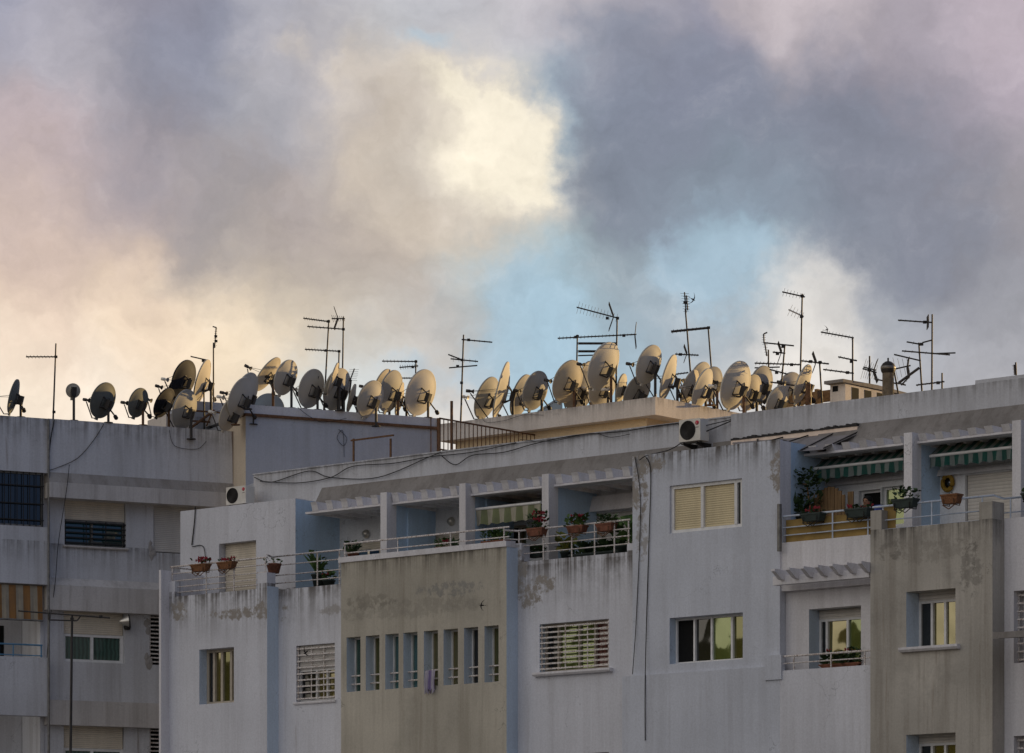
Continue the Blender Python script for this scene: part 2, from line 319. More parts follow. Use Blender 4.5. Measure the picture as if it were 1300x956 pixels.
sks = k.n('VectorMath', operation='SCALE'); k.link(sky.outputs[0], sks.inputs[0]); sks.inputs['Scale'].default_value = .6
bgm = k.mix(.9, sks.outputs[0], cl.outputs[0])
k.t.nodes.remove(bgm.node); k.t.nodes.remove(sks)
bk1 = k.n('Background'); k.link(sky.outputs[0], bk1.inputs[0]); bk1.inputs[1].default_value = .06
bk2 = k.n('Background'); k.link(cl.outputs[0], bk2.inputs[0]); bk3 = k.n('Background'); k.link(amb, bk3.inputs[0]); bk3.inputs[1].default_value = .70
near = k.math('SUBTRACT', 1.0, k.ramp(vm('DISTANCE', D, tuple(ray(650, 420).normalized())), .17, .30))
mc = k.n('MixShader'); k.link(near, mc.inputs[0]); k.link(bk3.outputs[0], mc.inputs[1]); k.link(bk2.outputs[0], mc.inputs[2])
mx = k.n('MixShader'); mx.inputs[0].default_value = .95; k.link(bk1.outputs[0], mx.inputs[1]); k.link(mc.outputs[0], mx.inputs[2])
k.link(mx.outputs[0], k.out.inputs[0])

# ------------------------------------------------------------------ materials in use
zT = M.z(930, 527, -1.5)                                   # top of the long parapet
zB = M.z(900, 568, .1)
def spot(fr, px, py, d, rx, rz, st=1.0, col=(.34, .31, .275)): return (tuple(fr.pt(px, py, d)), rx, rz, st, col)
PAINT = (.54, .545, .575); GREY = (.40, .385, .40)
m_wall = plaster('aged_white_render', PAINT, .17, .22, tops=((M.z(385, 746, 0), .35, .5), (M.z(720, 708, 0), 1.5, .85)), rust=.5, seed=1,
    spots=(spot(M, 226, 776, .4, .7, .5), spot(M, 300, 779, .4, 2.0, .28), spot(M, 336, 775, .4, 1.1, .55), spot(M, 420, 775, 0, .8, .25, .6), spot(M, 672, 755, 0, .75, .62), spot(M, 661, 725, 0, .35, 1.2), spot(M, 690, 742, 0, .7, .5)))
m_block = plaster('aged_grey_white_render', (.49, .51, .555), .18, .22, tops=((zB, .75, 1.0),), rust=.2, seed=3,
    spots=(spot(M, 812, 610, .1, .5, 1.6), spot(M, 815, 680, .1, .35, 1.2, .7), spot(M, 987, 600, .1, .4, 1.0), spot(M, 825, 590, .1, .8, .5)))
m_attic = plaster('aged_parapet_render', (.47, .475, .495), .2, .25, tops=((zT, .5, .45),), rust=.1, seed=5)
m_cement = plaster('bare_cement_render', (.40, .37, .305), .3, .42, dirt=(.06, .052, .042), tops=((M.z(540, 706, .4), .5, .7),), seed=8, patch=(1.1, .62, .3, (.24, .225, .19)),
    spots=(spot(M, 520, 772, .4, 5.0, .5, .28, (.19, .18, .155)), spot(M, 575, 748, .4, 2.2, .35, .5, (.19, .20, .20)), spot(M, 470, 764, .4, 1.6, .35, .4, (.19, .175, .14))))
m_cement2 = plaster('stained_cement_render', (.38, .355, .31), .42, .5, dirt=(.05, .045, .04), tops=((M.z(1175, 668, .55), .6, .8),), rust=.3, seed=11, patch=(.9, .60, .35, (.22, .205, .18)),
    spots=(spot(M, 1180, 700, .55, 2.4, .5, .28, (.15, .135, .11)), spot(M, 1232, 720, .55, .6, 1.1, .4, (.10, .095, .085)), spot(M, 1130, 700, .55, .7, .5, .4, (.14, .13, .11))))
m_slope = plaster('sooty_sloping_roof_render', (.215, .20, .185), .4, .5, seed=13, patch=(2.2, .58, .4, (.15, .135, .12)))
m_in = plaster('balcony_render_warm_lit', (.84, .78, .71), .12, .15, seed=15); m_side = plaster('balcony_render_sky_lit', (.40, .52, .66), .12, .15, seed=16)  # one white render twice: warm light and blue sky light coloured in
m_pale = plaster('white_painted_concrete', (.60, .585, .59), .22, .2, seed=17)
m_left = plaster('grey_weathered_render', (.49, .49, .50), .28, .26, tops=((L.z(150, 537, .35), .9, .7), (L.z(120, 694, 0), .7, .6)), rust=.75, seed=19)
m_ledge = plaster('ledge_grey_render', (.46, .435, .41), .35, .3, seed=20, rust=.3)
m_band = plaster('sooty_ledge_slope', (.29, .27, .25), .4, .5, seed=21)
m_stair = plaster('sky_tinted_grey_render', (.36, .385, .43), .16, .25, tops=((L.z(430, 522, 1.2), .4, .5),), seed=23)  # blue sky light on the shaded front is put into this colour
m_warm = plaster('warm_sky_tinted_render', (.60, .51, .39), .15, .2, seed=25)  # warm sky light on the left face is put into this colour
m_slab = plaster('buff_concrete', (.52, .48, .44), .22, .25, seed=27, tops=((M.z(700, 520, -5.2), .3, .6),))
m_tan = plaster('warm_glow_render', (.56, .44, .28), .1, .2, seed=29)  # warm glow below the roof slab, put into the wall colour
m_roof = simple('flat_roof_screed', (.30, .27, .24), .95, var=.3, scale=1.5)
m_alu = simple('white_window_frame', (.78, .77, .75), .45, var=.12); m_tanf = simple('beige_window_frame', (.48, .42, .33), .5, var=.15)
m_rail = simple('rusty_white_railing', (.72, .68, .64), .55, var=.2, scale=9, spot=((.20, .09, .035), .52, .85)); m_railb = simple('pale_blue_railing', (.56, .62, .70), .5, var=.2, spot=((.2, .12, .07), .6, .7))
m_bluerail = simple('bright_blue_railing', (.10, .24, .38), .5); m_rust = simple('rusted_steel', (.16, .085, .045), .85, var=.45, scale=12); m_iron = simple('dark_iron', (.035, .032, .03), .6, .3, var=.3)
m_gal = simple('galvanised_tube', (.22, .21, .19), .5, .5, var=.35, scale=8, spot=((.12, .06, .03), .58, .6)); m_mast = simple('dull_aerial_tube', (.055, .05, .046), .55, .3, var=.3, spot=((.12, .06, .03), .6, .6))
m_bright = simple('bare_aluminium_boom', (.62, .58, .50), .3, .7)
m_cable = simple('black_cable', (.035, .033, .032), .7)
m_shut = slats('cream_roller_shutter', (.60, .53, .42), .055); m_shutg = slats('grey_roller_shutter', (.50, .475, .44), .05); m_shutw = slats('white_roller_shutter', (.60, .56, .50), .075); m_blind = slats('gold_lit_venetian_blind', (.62, .52, .32), .05, depth=.5, dark=.5)
m_gy = glass('yellow_sky_window_glass', (.09, .08, .025), .34, gl=(.84, .77, .50)); m_gg = glass('green_tinted_window_glass', (.10, .14, .04), .32, gl=(.70, .78, .46)); m_gd = glass('dark_window_glass', (.014, .016, .016), .10); m_gt = glass('teal_window_glass', (.008, .05, .055), .12)
m_gl = glass('teal_lit_window_glass', (.02, .13, .13), .22); m_golive = glass('olive_curtained_window_glass', (.07, .07, .025), .24, gl=(.80, .78, .45))
m_reveal = plaster('sky_tinted_side_render', (.48, .56, .64), .12, .15, seed=31)  # pale reveal paint with blue sky light mixed into the colour
m_gcur = glass('window_glass_over_green_curtain', (.05, .11, .08), .10, curtain=(.055, .12, .095)); m_gred = glass('window_glass_over_red_curtain', (.2, .06, .05), .12, curtain=(.16, .05, .045))
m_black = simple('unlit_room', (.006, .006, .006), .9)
m_teal = simple('dark_blue_blind', (.02, .055, .09), .6)
m_terra = simple('terracotta', (.22, .09, .055), .85, var=.45, scale=9); m_pgreen = simple('dark_green_plastic', (.035, .05, .045), .6, var=.3)
def leaf(name, a, b):
    q = NT(name); n = q.noise(q.pos(), 7, 3, .6); q.bsdf(q.mix(q.ramp(n, .35, .65), a, b), .6); return q.m
m_leaf = leaf('leaf_green', (.03, .07, .018), (.10, .17, .04)); m_leafd = leaf('leaf_dark', (.02, .045, .018), (.06, .10, .035)); m_leafy = leaf('leaf_yellow_green', (.07, .10, .02), (.22, .20, .03))
m_red = simple('red_petals', (.30, .025, .035), .6, var=.3); m_wood = simple('brown_planks', (.23, .14, .065), .75, var=.4, scale=5, mul=(3, 3, .3)); m_reed = simple('ochre_canvas', (.33, .22, .075), .9, var=.25, scale=3)
m_wicker = simple('wicker', (.22, .10, .045), .85, var=.5, scale=30)
m_awg = stripes('green_striped_awning', M, ((.008, .075, .06), (.17, .20, .19)), .24); m_awl = stripes('olive_striped_awning', M, ((.20, .22, .11), (.42, .39, .30)), .36); m_awo = stripes('orange_striped_awning', L, ((.30, .15, .05), (.36, .31, .23)), .38)
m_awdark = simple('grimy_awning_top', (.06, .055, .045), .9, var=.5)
m_ac = simple('ivory_enamel', (.72, .68, .60), .4, var=.1); m_lg = simple('red_logo', (.55, .03, .06), .5)
m_sheet = simple('grey_corrugated_sheet', (.24, .225, .225), .7, var=.2)
m_strip = simple('sunlit_tint_flashing', (.92, .74, .60), .5, var=.1)  # pinkish sunlight painted into the strip's colour
DISH = {n: simple('dish_' + n, c, .7, var=v * .7, scale=1.6, spot=((.22, .16, .10), .66, .35), spec=.15) for n, c, v in (
    ('cream', (.51, .48, .41), .12), ('grey', (.36, .345, .31), .14), ('white', (.56, .53, .46), .1), ('dark', (.022, .022, .028), .2), ('olive', (.16, .165, .145), .18), ('buff', (.50, .45, .36), .14), ('blue', (.26, .32, .38), .12))}  # dark stands for unlit dishes: their shade is in the colour

# ------------------------------------------------------------------ ground
g = MB(); g.quad(V((-4000, -2000, 0)), V((4000, -2000, 0)), V((4000, 6000, 0)), V((-4000, 6000, 0)))
g.build('ground', simple('dusty_ground', (.16, .14, .115), .95, var=.3, scale=.4), kind='structure')
g = MB(); n0 = M
g.hexa([M.w(a, d, z) for z in (.004, .12) for a, d in ((-30, 6), (40, 6), (40, 1.2), (-30, 1.2))])
g.build('pavement', simple('paving', (.24, .22, .2), .9, var=.25), kind='structure')
g = MB(); g.quad(M.w(-60, 6.3, .004), M.w(60, 6.3, .004), M.w(60, 15, .004), M.w(-60, 15, .004)); g.build('road', simple('asphalt', (.05, .05, .052), .95, var=.25), kind='structure')

# unseen wooded ridge added out of the picture, so the lower panes mirror a skyline
g = MB(); rr = random.Random(4); n = 260; vs = []
for i in range(n + 1):
    a = math.radians(-140 + 95 * i / n); t_ = i * .11
    el = 4.6 + .5 * math.sin(t_ * 1.3) + .35 * math.sin(t_ * 3.1 + 1) + .28 * math.sin(t_ * 7.7) + rr.uniform(0, .45)
    x, y = 190 * math.sin(a), 86 + 190 * math.cos(a); vs += [V((x, y, -1)), V((x, y, 11 + 190 * math.tan(math.radians(el))))]
g.add(vs, [(2 * i, 2 * i + 2, 2 * i + 3, 2 * i + 1) for i in range(n)]); g.build('added_ridge', simple('wooded_slope', (.035, .042, .022), .95, var=.5, scale=.3), kind='structure', fix=False)
# ------------------------------------------------------------------ facade parts
def op(fr, x0, y0, x1, y1, d):   # opening seen at these bearings in the wall plane d -> (s0, s1, z0, z1)
    xm = (x0 + x1) / 2
    return (fr.s(x0, d), fr.s(x1, d), fr.z(xm, y1, d), fr.z(xm, y0, d))
def window(b, fr, o, d, panes, fm=None, fw=.055, shutter=None, sill=None, bars=None, name='window', label=None, rev=None, barmat=None):
    """o = opening, d = depth of the frame's face; panes = [(fraction, material)]; shutter = (height fraction, material)."""
    fm = fm or m_alu; s0, s1, z0, z1 = o; s0 += .003; s1 -= .003
    f = MB(); zs = z1
    if shutter: zs = z1 - (z1 - z0) * shutter[0]
    f.fbox(fr, s0, s1, d - .07, d, z0, z0 + fw); f.fbox(fr, s0, s1, d - .07, d, zs - fw, zs); f.fbox(fr, s0, s0 + fw, d - .069, d - .001, z0 + fw, zs - fw); f.fbox(fr, s1 - fw, s1, d - .069, d - .001, z0 + fw, zs - fw)
    x = s0 + fw; tot = s1 - s0 - 2 * fw; cuts = []
    for i, (fr_, pm) in enumerate(panes):
        cuts.append((x, x + tot * fr_, pm)); x += tot * fr_
    for a, e, pm in cuts[:-1]: f.fbox(fr, e - fw * .5, e + fw * .5, d - .068, d + .012, z0 + fw, zs - fw)
    w = f.build(name, fm, b, label)
    if rev is not None:
        q = MB(); o0, o1, p0, p1 = o
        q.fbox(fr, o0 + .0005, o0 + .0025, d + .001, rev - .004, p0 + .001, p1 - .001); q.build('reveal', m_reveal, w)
    for i, (a, e, pm) in enumerate(cuts):
        pd = d - .045 - .012 * (i % 2)
        q = MB(); q.quad(fr.w(a, pd, z0 + fw * .8), fr.w(e, pd, z0 + fw * .8), fr.w(e, pd, zs - fw * .8), fr.w(a, pd, zs - fw * .8)); q.build('pane', pm, w, fix=False)
    if shutter:
        q = MB(); q.fbox(fr, s0 + .02, s1 - .02, d - .06, d + .02, zs, z1); q.build('roller_shutter', shutter[1], w)
    if sill:
        q = MB(); q.prism(fr, o[0] - sill[0], o[1] + sill[0], [(sill[2], z0 - sill[1]), (sill[2] + sill[3] * .7, z0 - sill[1]), (sill[2] + sill[3], z0 - sill[1] * .55), (sill[2] + sill[3], z0 - .004), (sill[2], z0 - .004)]); q.build('sill', m_ledge if fr is L else m_pale, w)
    if bars:
        q = MB(); n, bd = bars; z1 = zs if (shutter and barmat) else z1
        for i in range(n):
            zz = z0 + .08 + (z1 - z0 - .16) * i / (n - 1); q.fbox(fr, o[0] - .015, o[1] + .015, bd - .012, bd + .012, zz - .018, zz + .018)
        for t in (.02, .36, .68, .98): ss = o[0] + (o[1] - o[0]) * t; q.fbox(fr, ss - .012, ss + .012, bd - .03, bd - .013, z0 + .03, z1 - .03)
        q.build('grille', barmat or m_rail, w)
    return w
def railing(b, fr, runs, mat, r=.018, label=None):
    """runs: list of (list of (s,d) points, [rail heights], [post s positions along the first leg], foot)"""
    m = MB()
    for pts, hs, posts, foot in runs:
        for i, h in enumerate(hs): m.path([fr.w(s, d, h) for s, d in pts], r * (1.25 if i == 0 else .8), 8)
        for s, d in posts: m.tube(fr.w(s, d, foot), fr.w(s, d, hs[0]), r, seg=8)
    return m.build('railing', mat, b, label)
def cable(pts, label, r=.016, group='cables slung over the facades'):
    P = []; n = len(pts)
    for i in range(n - 1):
        p0, a, e_, p3 = pts[max(i - 1, 0)], pts[i], pts[i + 1], pts[min(i + 2, n - 1)]
        for j in range(8):
            t = j / 8; P.append((a * 2 + (e_ - p0) * t + (p0 * 2 - a * 5 + e_ * 4 - p3) * t * t + (a * 3 - p0 - e_ * 3 + p3) * t ** 3) * .5)
    P.append(pts[-1]); root = pts[0].copy()
    m = MB(); m.path(P, r * .72, 6); o = m.build('cable', m_cable); o['label'] = label; o['category'] = 'cable'; o['group'] = group

# ================================================================== the main block
B = thing('apartment_building', M.w(0, 0, 0), 'long pale apartment block with pergola balconies, cement boxes and a rooftop stair house', 'building')
sL = M.s(213, .4); sEnd = M.s(1300, 0) + 11.0
dn = 3.02                                              # storey height
def rep(o, ks=(1,)): return [o] + [(o[0], o[1], o[2] - dn * q, o[3] - dn * q) for q in ks]
def wpart(label, mat, name='wall', **kw):
    pass
# --- lower walls
w1 = op(M, 253, 823, 297, 893, .4); zt1 = M.z(275, 752.5, .4)
m = MB(); wall(m, M, sL, M.s(339, .4), 0, zt1, .4, .4, rep(w1, (1, 2)))
m.fbox(M, sL, M.s(222, .4), .1, .399, zt1, M.z(218, 738, .4)); m.fbox(M, M.s(327, .4), M.s(339, .4) - .002, .1, .399, zt1, M.z(333, 727, .4))
m.build('wall', m_wall, B, fix=False)
for q in rep(w1, (1, 2)): window(B, M, q, .14, [(.18, m_gd), (.26, m_gy), (.30, m_golive), (.26, m_gy)], m_tanf, rev=.4, fw=.07)
m = MB(); sf = M.s(203, .65); m.fbox(M, sf, sf + .07, -3, .68, 0, M.z(206, 724, .6)); m.build('fin_wall', m_pale, B)
w2 = op(M, 376, 818, 425, 890, 0); zt2 = M.z(395, 745, 0); sg0, sg1 = M.s(433, .4), M.s(643, .4)
m = MB(); wall(m, M, M.s(339, .4) + .002, sg0 + .05, 0, zt2, 0, .4, rep(w2, (1, 2))); m.build('wall', m_wall, B, fix=False)
for q in rep(w2, (1, 2)): window(B, M, q, -.12, [(.45, m_gd), (.3, m_gy), (.25, m_gy)], m_alu, shutter=(.42, m_shutg), bars=(9, -.03), sill=(.05, .06, 0, .06))
# cement box with a row of tall narrow windows
ztg = M.z(540, 704, .4)
xs = [(440, 457.6, 808), (464.3, 481.7, 805.5), (489, 506, 803.5), (512, 530, 801), (538, 556, 798.8), (563, 581.4, 796.5), (589, 607, 794), (615, 633, 792)]
ops = [(M.s(a, .4), M.s(c, .4), M.z(450, 878, .4), M.z(536, 801.5, .4)) for a, c, y in xs]
m = MB(); wall(m, M, sg0, sg1, 0, ztg, .4, .55, [z for q in ops for z in rep(q, (1, 2))]); m.build('wall', m_cement, B, 'bare olive grey cement box wall with eight tall narrow windows', fix=False)
m = MB(); m.prism(M, sg0 - .06, sg1 + .02, [(.1, ztg), (.44, ztg), (.44, ztg + .13), (.1, ztg + .15)]); m.build('coping', m_pale, B)
tints = [m_gcur, m_golive, m_gl, m_gl, m_gy, m_gy, m_gd, m_golive]
for i, q0 in enumerate(ops):
    for q in rep(q0, (1, 2)):
        w = window(B, M, q, .12, [(1.0, tints[i])], m_alu, fw=.035, rev=.4)
        r_ = MB(); zz = q[2] + (q[3] - q[2]) * .30
        for h in (0, -.2, -.4): r_.tube(M.w(q[0], .22, zz + h), M.w(q[1], .22, zz + h), .02)
        r_.build('guard_rail', m_rail, w)
# wall right of the box
w3 = op(M, 685, 789, 773, 851, 0); zt3 = M.z(720, 708, 0); sb0, sb1 = M.s(803, .1), M.s(990, .1)
m = MB(); wall(m, M, sg1 + .002, sb0, 0, zt3, 0, .4, rep(w3, (1, 2)))
m.fbox(M, M.s(646, 0), M.s(662, 0), -.3, -.001, zt3, M.z(655, 690, 0)); m.fbox(M, M.s(796, 0), sb0 - .002, -.3, -.001, zt3, M.z(800, 690, 0)); m.build('wall', m_wall, B, fix=False)
for q in rep(w3, (1, 2)): window(B, M, q, -.2, [(.18, m_gd), (.32, m_gg), (.24, m_gg), (.26, m_gred)], m_tanf, bars=(9, -.02), sill=(.12, .09, 0, .14), rev=0)
# projecting block with the two big windows
wb1 = op(M, 850, 612, 942, 673, .1); wb2 = op(M, 850, 781, 943, 840, .1)
m = MB(); wall(m, M, sb0, sb1, 0, zB, .1, .4, [wb1] + rep(wb2, (1, 2)))
m.fbox(M, sb1 - .35, sb1 - .001, -2.5, -.3, 0, zB - .01); m.fbox(M, sb0 + .001, sb0 + .3, -2.5, -.3, 0, zB - .01)
m.build('wall', m_block, B, fix=False)
m = MB(); m.fbox(M, sb0, sb1, -2.5, -.3, zB - .12, zB - .02); m.build('roof', m_roof, B)
window(B, M, wb1, .04, [(.43, m_blind), (.50, m_blind), (.07, m_gd)], m_alu, fw=.075)
for q in rep(wb2, (1, 2)): window(B, M, q, -.12, [(.25, m_black), (.25, m_gd), (.29, m_gg), (.21, m_golive)], m_alu, fw=.05, rev=.1)
zl = M.z(890, 852, .2)
m = MB(); m.fbox(M, M.s(790, .2), M.s(990, .2), .101, .2, 0, zl); m.fbox(M, M.s(972, .2), M.s(993, .2), .102, .24, zl - .3, M.z(982, 832, .2)); m.build('plinth_wall', m_block, B)
# right balcony bay
zr1 = M.z(1048, 684, .05); zp2 = M.z(1040, 739, .3); sr1 = M.s(1104, .05)
m = MB(); wall(m, M, sb1 + .002, sr1 + .4, zp2 - .1, zr1, .05, .3); m.build('wall', m_pale, B, fix=False)
wr = op(M, 1027, 771, 1093, 852, -.12)
m = MB(); wall(m, M, sb1 + .002, sr1 + .5, 0, zp2 - .1, -.12, .3, rep(wr, (1, 2))); m.build('wall', m_pale, B, fix=False)
for q in rep(wr, (1, 2)): window(B, M, q, -.5, [(.12, m_gd), (.44, m_gy), (.44, m_gg)], m_alu, shutter=(.14, m_shutw), name='balcony_door', rev=-.125)
m = MB(); wr_ = wr
m.fbox(M, wr[0] - .3, wr[1] + .3, -1.2, -.421, wr[2] - .1, wr[2] - .01); m.fbox(M, wr[0] - .2, wr[0], -.9, -.421, wr[2], wr[3]); m.build('door_recess', m_pale, B)
zlow = M.z(1045, 848, .2); m = MB(); m.fbox(M, M.s(990, .2) + .002, sr1 + .3, .02, .2, 0, zlow); m.build('balcony_wall', m_wall, B)
railing(B, M, [([(M.s(990, .15), .14), (sr1 + .2, .14)], [M.z(1045, 830, .14), M.z(1045, 839, .14)], [(M.s(x, .14), .14) for x in (1008, 1055, 1098)], zlow)], m_rail)
# small pergola over it
zb0, zb1 = M.z(1040, 738, .5), M.z(1040, 727, .5)
m = MB(); m.fbox(M, M.s(981, .5), sr1 + .3, .32, .5, zb0, zb1)
for i in range(7):
    ss = M.s(979 + 18.3 * i, .86); zt = zb1 + .12
    m.prism(M, ss, ss + .10, [(-.12, zt), (.86, zt), (.86, zt - .05), (.74, zt - .12), (.62, zt - .20), (.501, zt - .22), (.501, zb1 + .001), (-.12, zb1 + .001)])
m.build('pergola', m_pale, B)
# right cement box
ss0, ss1 = M.s(1105, .55), M.s(1260, .55); zg2 = M.z(1175, 667, .55); wg = op(M, 1150.5, 749, 1213, 820, .55)
m = MB(); wall(m, M, ss0, ss1, 0, zg2, .55, .6, rep(wg, (1, 2)))
m.fbox(M, ss0 + .001, M.s(1119, .55), .2, .549, zg2, M.z(1111, 648, .55)); m.fbox(M, M.s(1243, .55), ss1 - .002, .1, .549, zg2, M.z(1250, 637, .55)); m.build('wall', m_cement2, B, 'stained grey cement balcony box wall', fix=False)
for q in rep(wg, (1, 2)): window(B, M, q, .08, [(.25, m_gd), (.30, m_gy), (.45, m_gy)], m_alu, shutter=(.14, m_shutw), sill=(.12, .1, .55, .13), rev=.55)
wf = [op(M, 1287, 748, 1345, 840, .1), ]
m = MB(); wall(m, M, ss1 + .002, sEnd, 0, M.z(1290, 657, .1), .1, .4, [q for o_ in wf for q in rep(o_, (1, 2))]); m.build('wall', m_pale, B, fix=False)
for q in rep(wf[0], (1, 2)): window(B, M, q, -.25, [(.3, m_gd), (.7, m_gt)], m_alu, bars=(9, -.05))
q = MB(); za = M.z(1285, 808, 1.0); q.prism(M, M.s(1262, 1.3), M.s(1262, 1.3) + 2.6, [(.1, za + .06), (1.35, za - .06), (1.35, za + .07), (.1, za + .19)]); q.build('canopy_slab', m_slope, B)
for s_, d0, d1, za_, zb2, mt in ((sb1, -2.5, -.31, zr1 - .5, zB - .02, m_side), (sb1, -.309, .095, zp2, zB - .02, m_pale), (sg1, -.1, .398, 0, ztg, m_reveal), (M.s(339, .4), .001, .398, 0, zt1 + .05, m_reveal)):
    q = MB(); q.fbox(M, s_ + .0005, s_ + .004, d0, d1, za_, zb2); q.build('flank_wall', mt, B)  # thin skins on right-facing sides; the blue ones have sky light painted in
# --- top floor: recess
zfl = M.z(540, 716, -.6); zbb = M.z(540, 636, -.8); zbt = M.z(540, 622, -.8); zp = M.z(560, 607, -1.75); zc = zbb + .16
bd = -2.4
sa0, sa1 = M.s(229, -.8), M.s(375, -.8); zA = M.z(300, 641, -.8)
wa = op(M, 278, 688, 325, 757, -.8)
m = MB(); wall(m, M, sa0, sa1, zt1 - .6, zA, -.8, .4, [wa]); m.fbox(M, sa1 - .3, sa1 - .001, -2.6, -1.2, zt1 - .6, zA - .01); m.build('wall', m_wall, B, fix=False)
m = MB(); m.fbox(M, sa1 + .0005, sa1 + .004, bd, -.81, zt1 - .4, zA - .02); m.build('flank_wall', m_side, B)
m = MB(); m.fbox(M, sa0, sa1, -6.5, -1.2, zA - .15, zA - .02); m.build('roof', m_roof, B)
window(B, M, wa, -1.03, [(1.0, m_gd)], m_tanf, shutter=(.985, m_shut), name='balcony_door')
def backops(lst): return [op(M, *q, bd) for q in lst]
bo = backops([(438, 688, 484, 735), (546, 677, 586, 722), (752, 650, 803, 700), (640, 667, 668, 712)])
m = MB(); wall(m, M, sa1 - .31, sb0, zfl - .4, zc, bd, .25, bo); m.build('wall', m_in, B, fix=False)
window(B, M, bo[0], bd - .1, [(1, m_gd)], m_tanf, shutter=(.98, m_shut), name='balcony_door'); window(B, M, bo[1], bd - .1, [(1, m_gd)], m_tanf, shutter=(.98, m_shut), name='balcony_door')
window(B, M, bo[2], bd - .1, [(1, m_gd)], m_tanf, shutter=(.98, m_shutw), name='balcony_door'); window(B, M, bo[3], bd - .1, [(.6, m_black), (.4, m_gy)], m_tanf, name='balcony_door')
m = MB(); m.fbox(M, sa1, sb0, bd, -.15, zfl - .5, zfl - .35); m.fbox(M, sL + .05, sa1, -1.3, .09, zt1 - .5, zt1 - .35); m.build('balcony_floor', m_roof, B)
m = MB(); m.fbox(M, sa1, sb0, bd - .2, -1.76, zc, zc + .1); m.build('balcony_ceiling', m_in, B)
pil = [(483, 491), (583, 591), (688, 696.5)]
for a, c in pil:
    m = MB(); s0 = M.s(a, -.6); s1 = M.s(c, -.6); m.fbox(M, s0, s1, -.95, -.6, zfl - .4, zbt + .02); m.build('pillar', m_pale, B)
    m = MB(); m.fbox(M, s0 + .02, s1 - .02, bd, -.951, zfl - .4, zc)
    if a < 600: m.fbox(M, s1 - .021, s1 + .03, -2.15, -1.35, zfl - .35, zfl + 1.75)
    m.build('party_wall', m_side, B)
# pergolas: front beam with joist ends between the pillars
def pergola(x0, x1, zb, zt, n, d=-.8):
    q = MB(); a, c = M.s(x0, d), M.s(x1, d); q.fbox(M, a, c, d - .46, d - .36, zb, zt - .02); q.fbox(M, a, c, d - .361, d + .01, zb, zb + .05)
    for i in range(n):
        s_ = a + (c - a) * (i + .62) / n - .06; q.prism(M, s_, s_ + .20, [(d - .85, zt), (d + .10, zt), (d + .06, zt - .07), (d + .02, zb + .051), (d - .85, zb + .051)])
    for i in range(n):
        s_ = a + (c - a) * (i + .5) / n - .05; q.fbox(M, s_, s_ + .07, d - 1.55, d - .47, zb - .02, zb + .10)
    q.build('pergola', m_pale, B)
pergola(388, 483, zbb, zbt, 5); pergola(491, 583, zbb, zbt, 5); pergola(591, 688, zbb, zbt, 5); pergola(696.5, 803, zbb, zbt, 5)
m = MB(); s0 = M.s(378, -.8)
m.prism(M, sa1 + .01, sb0 + .6, [(-1.75, zp), (-1.42, zbt - .05), (-1.42, zbt - .01), (-1.75, zp + .10)]); m.build('sloping_roof', m_slope, B)
# parapet, attic wall and main roof
zP0 = M.z(430, 590.5, -1.75); zP1 = M.z(700, 557, -1.75); zP = (zP0 + zP1) / 2
m = MB(); sp0, sp1 = M.s(322, -1.75), M.s(928, -1.75) + .4; zmid = zp - .25
m.fbox(M, sp0, sp1, -1.95, -1.75, zA - .02, zP); m.fbox(M, sp0 - .02, sp1, -1.98, -1.72, zP, zP + .03)
m.build('parapet', m_attic, B, 'pale weathered roof parapet with slack cables')
m = MB(); m.hexa([M.w(s_, d_, z_) for s_, d_, z_ in ((M.s(297, -2.3), -2.3, zA), (sp0, -2.3, zA), (sp0, -2.45, zA), (M.s(297, -2.3), -2.45, zA), (M.s(297, -2.3), -2.3, M.z(300, 622, -2.3)), (sp0, -2.3, zP), (sp0, -2.45, zP), (M.s(297, -2.3), -2.45, M.z(300, 622, -2.3)))]); m.build('raking_wall', m_stair, B)
zb_ = M.z(1050, 548, -1.45); zbt1 = M.z(1080, 507.5, -1.45); sn = M.s(1238, -1.45)
m = MB(); m.fbox(M, M.s(928, -1.45), sn, -1.7, -1.45, zb_ - .1, zbt1); m.fbox(M, sn + .002, sEnd, -1.7, -1.45, zb_ - .1, zbt1 + .09); m.build('attic_wall', m_attic, B, 'smooth grey attic wall band along the roof edge')
zr = zP - .95
m = MB(); m.hexa([M.w(a, d, z) for z in (0, zr) for a, d in ((sL + .4, -2.7), (-5.5, -2.7), (-5.5, -6.2), (sL + .4, -6.2))]); m.fbox(M, -5.499, sEnd, -12, -2.7, 0, zr - .01); m.build('roof', m_roof, B)
# --- top floor, right
bdr = -1.7; zrb = M.z(1220, 557, -.8); zrt = M.z(1220, 545.5, -.8); zfr = M.z(1048, 690, -.6)
rb = [op(M, 1090, 622, 1118, 668, bdr), op(M, 1119, 617, 1152, 668, bdr), op(M, 1225, 600, 1290, 668, bdr)]
m = MB(); wall(m, M, sb1 - .2, sEnd, zfr - .78, zrb + .25, bdr, .25, rb); m.build('wall', m_in, B, fix=False)
window(B, M, rb[0], bdr - .1, [(1, m_black)], m_alu, name='balcony_door'); window(B, M, rb[1], bdr - .1, [(1, m_gg)], m_alu, name='balcony_door'); window(B, M, rb[2], bdr - .1, [(1, m_gd)], m_tanf, shutter=(.98, m_shutw), name='balcony_door')
m = MB(); m.fbox(M, sb1, sEnd, bdr, .04, zfr - .78, zfr - .62); m.build('balcony_floor', m_roof, B)
m = MB(); m.fbox(M, sb1 - .2, sEnd, bdr - .2, -1.46, zrb + .2, zrb + .3); m.build('balcony_ceiling', m_in, B)
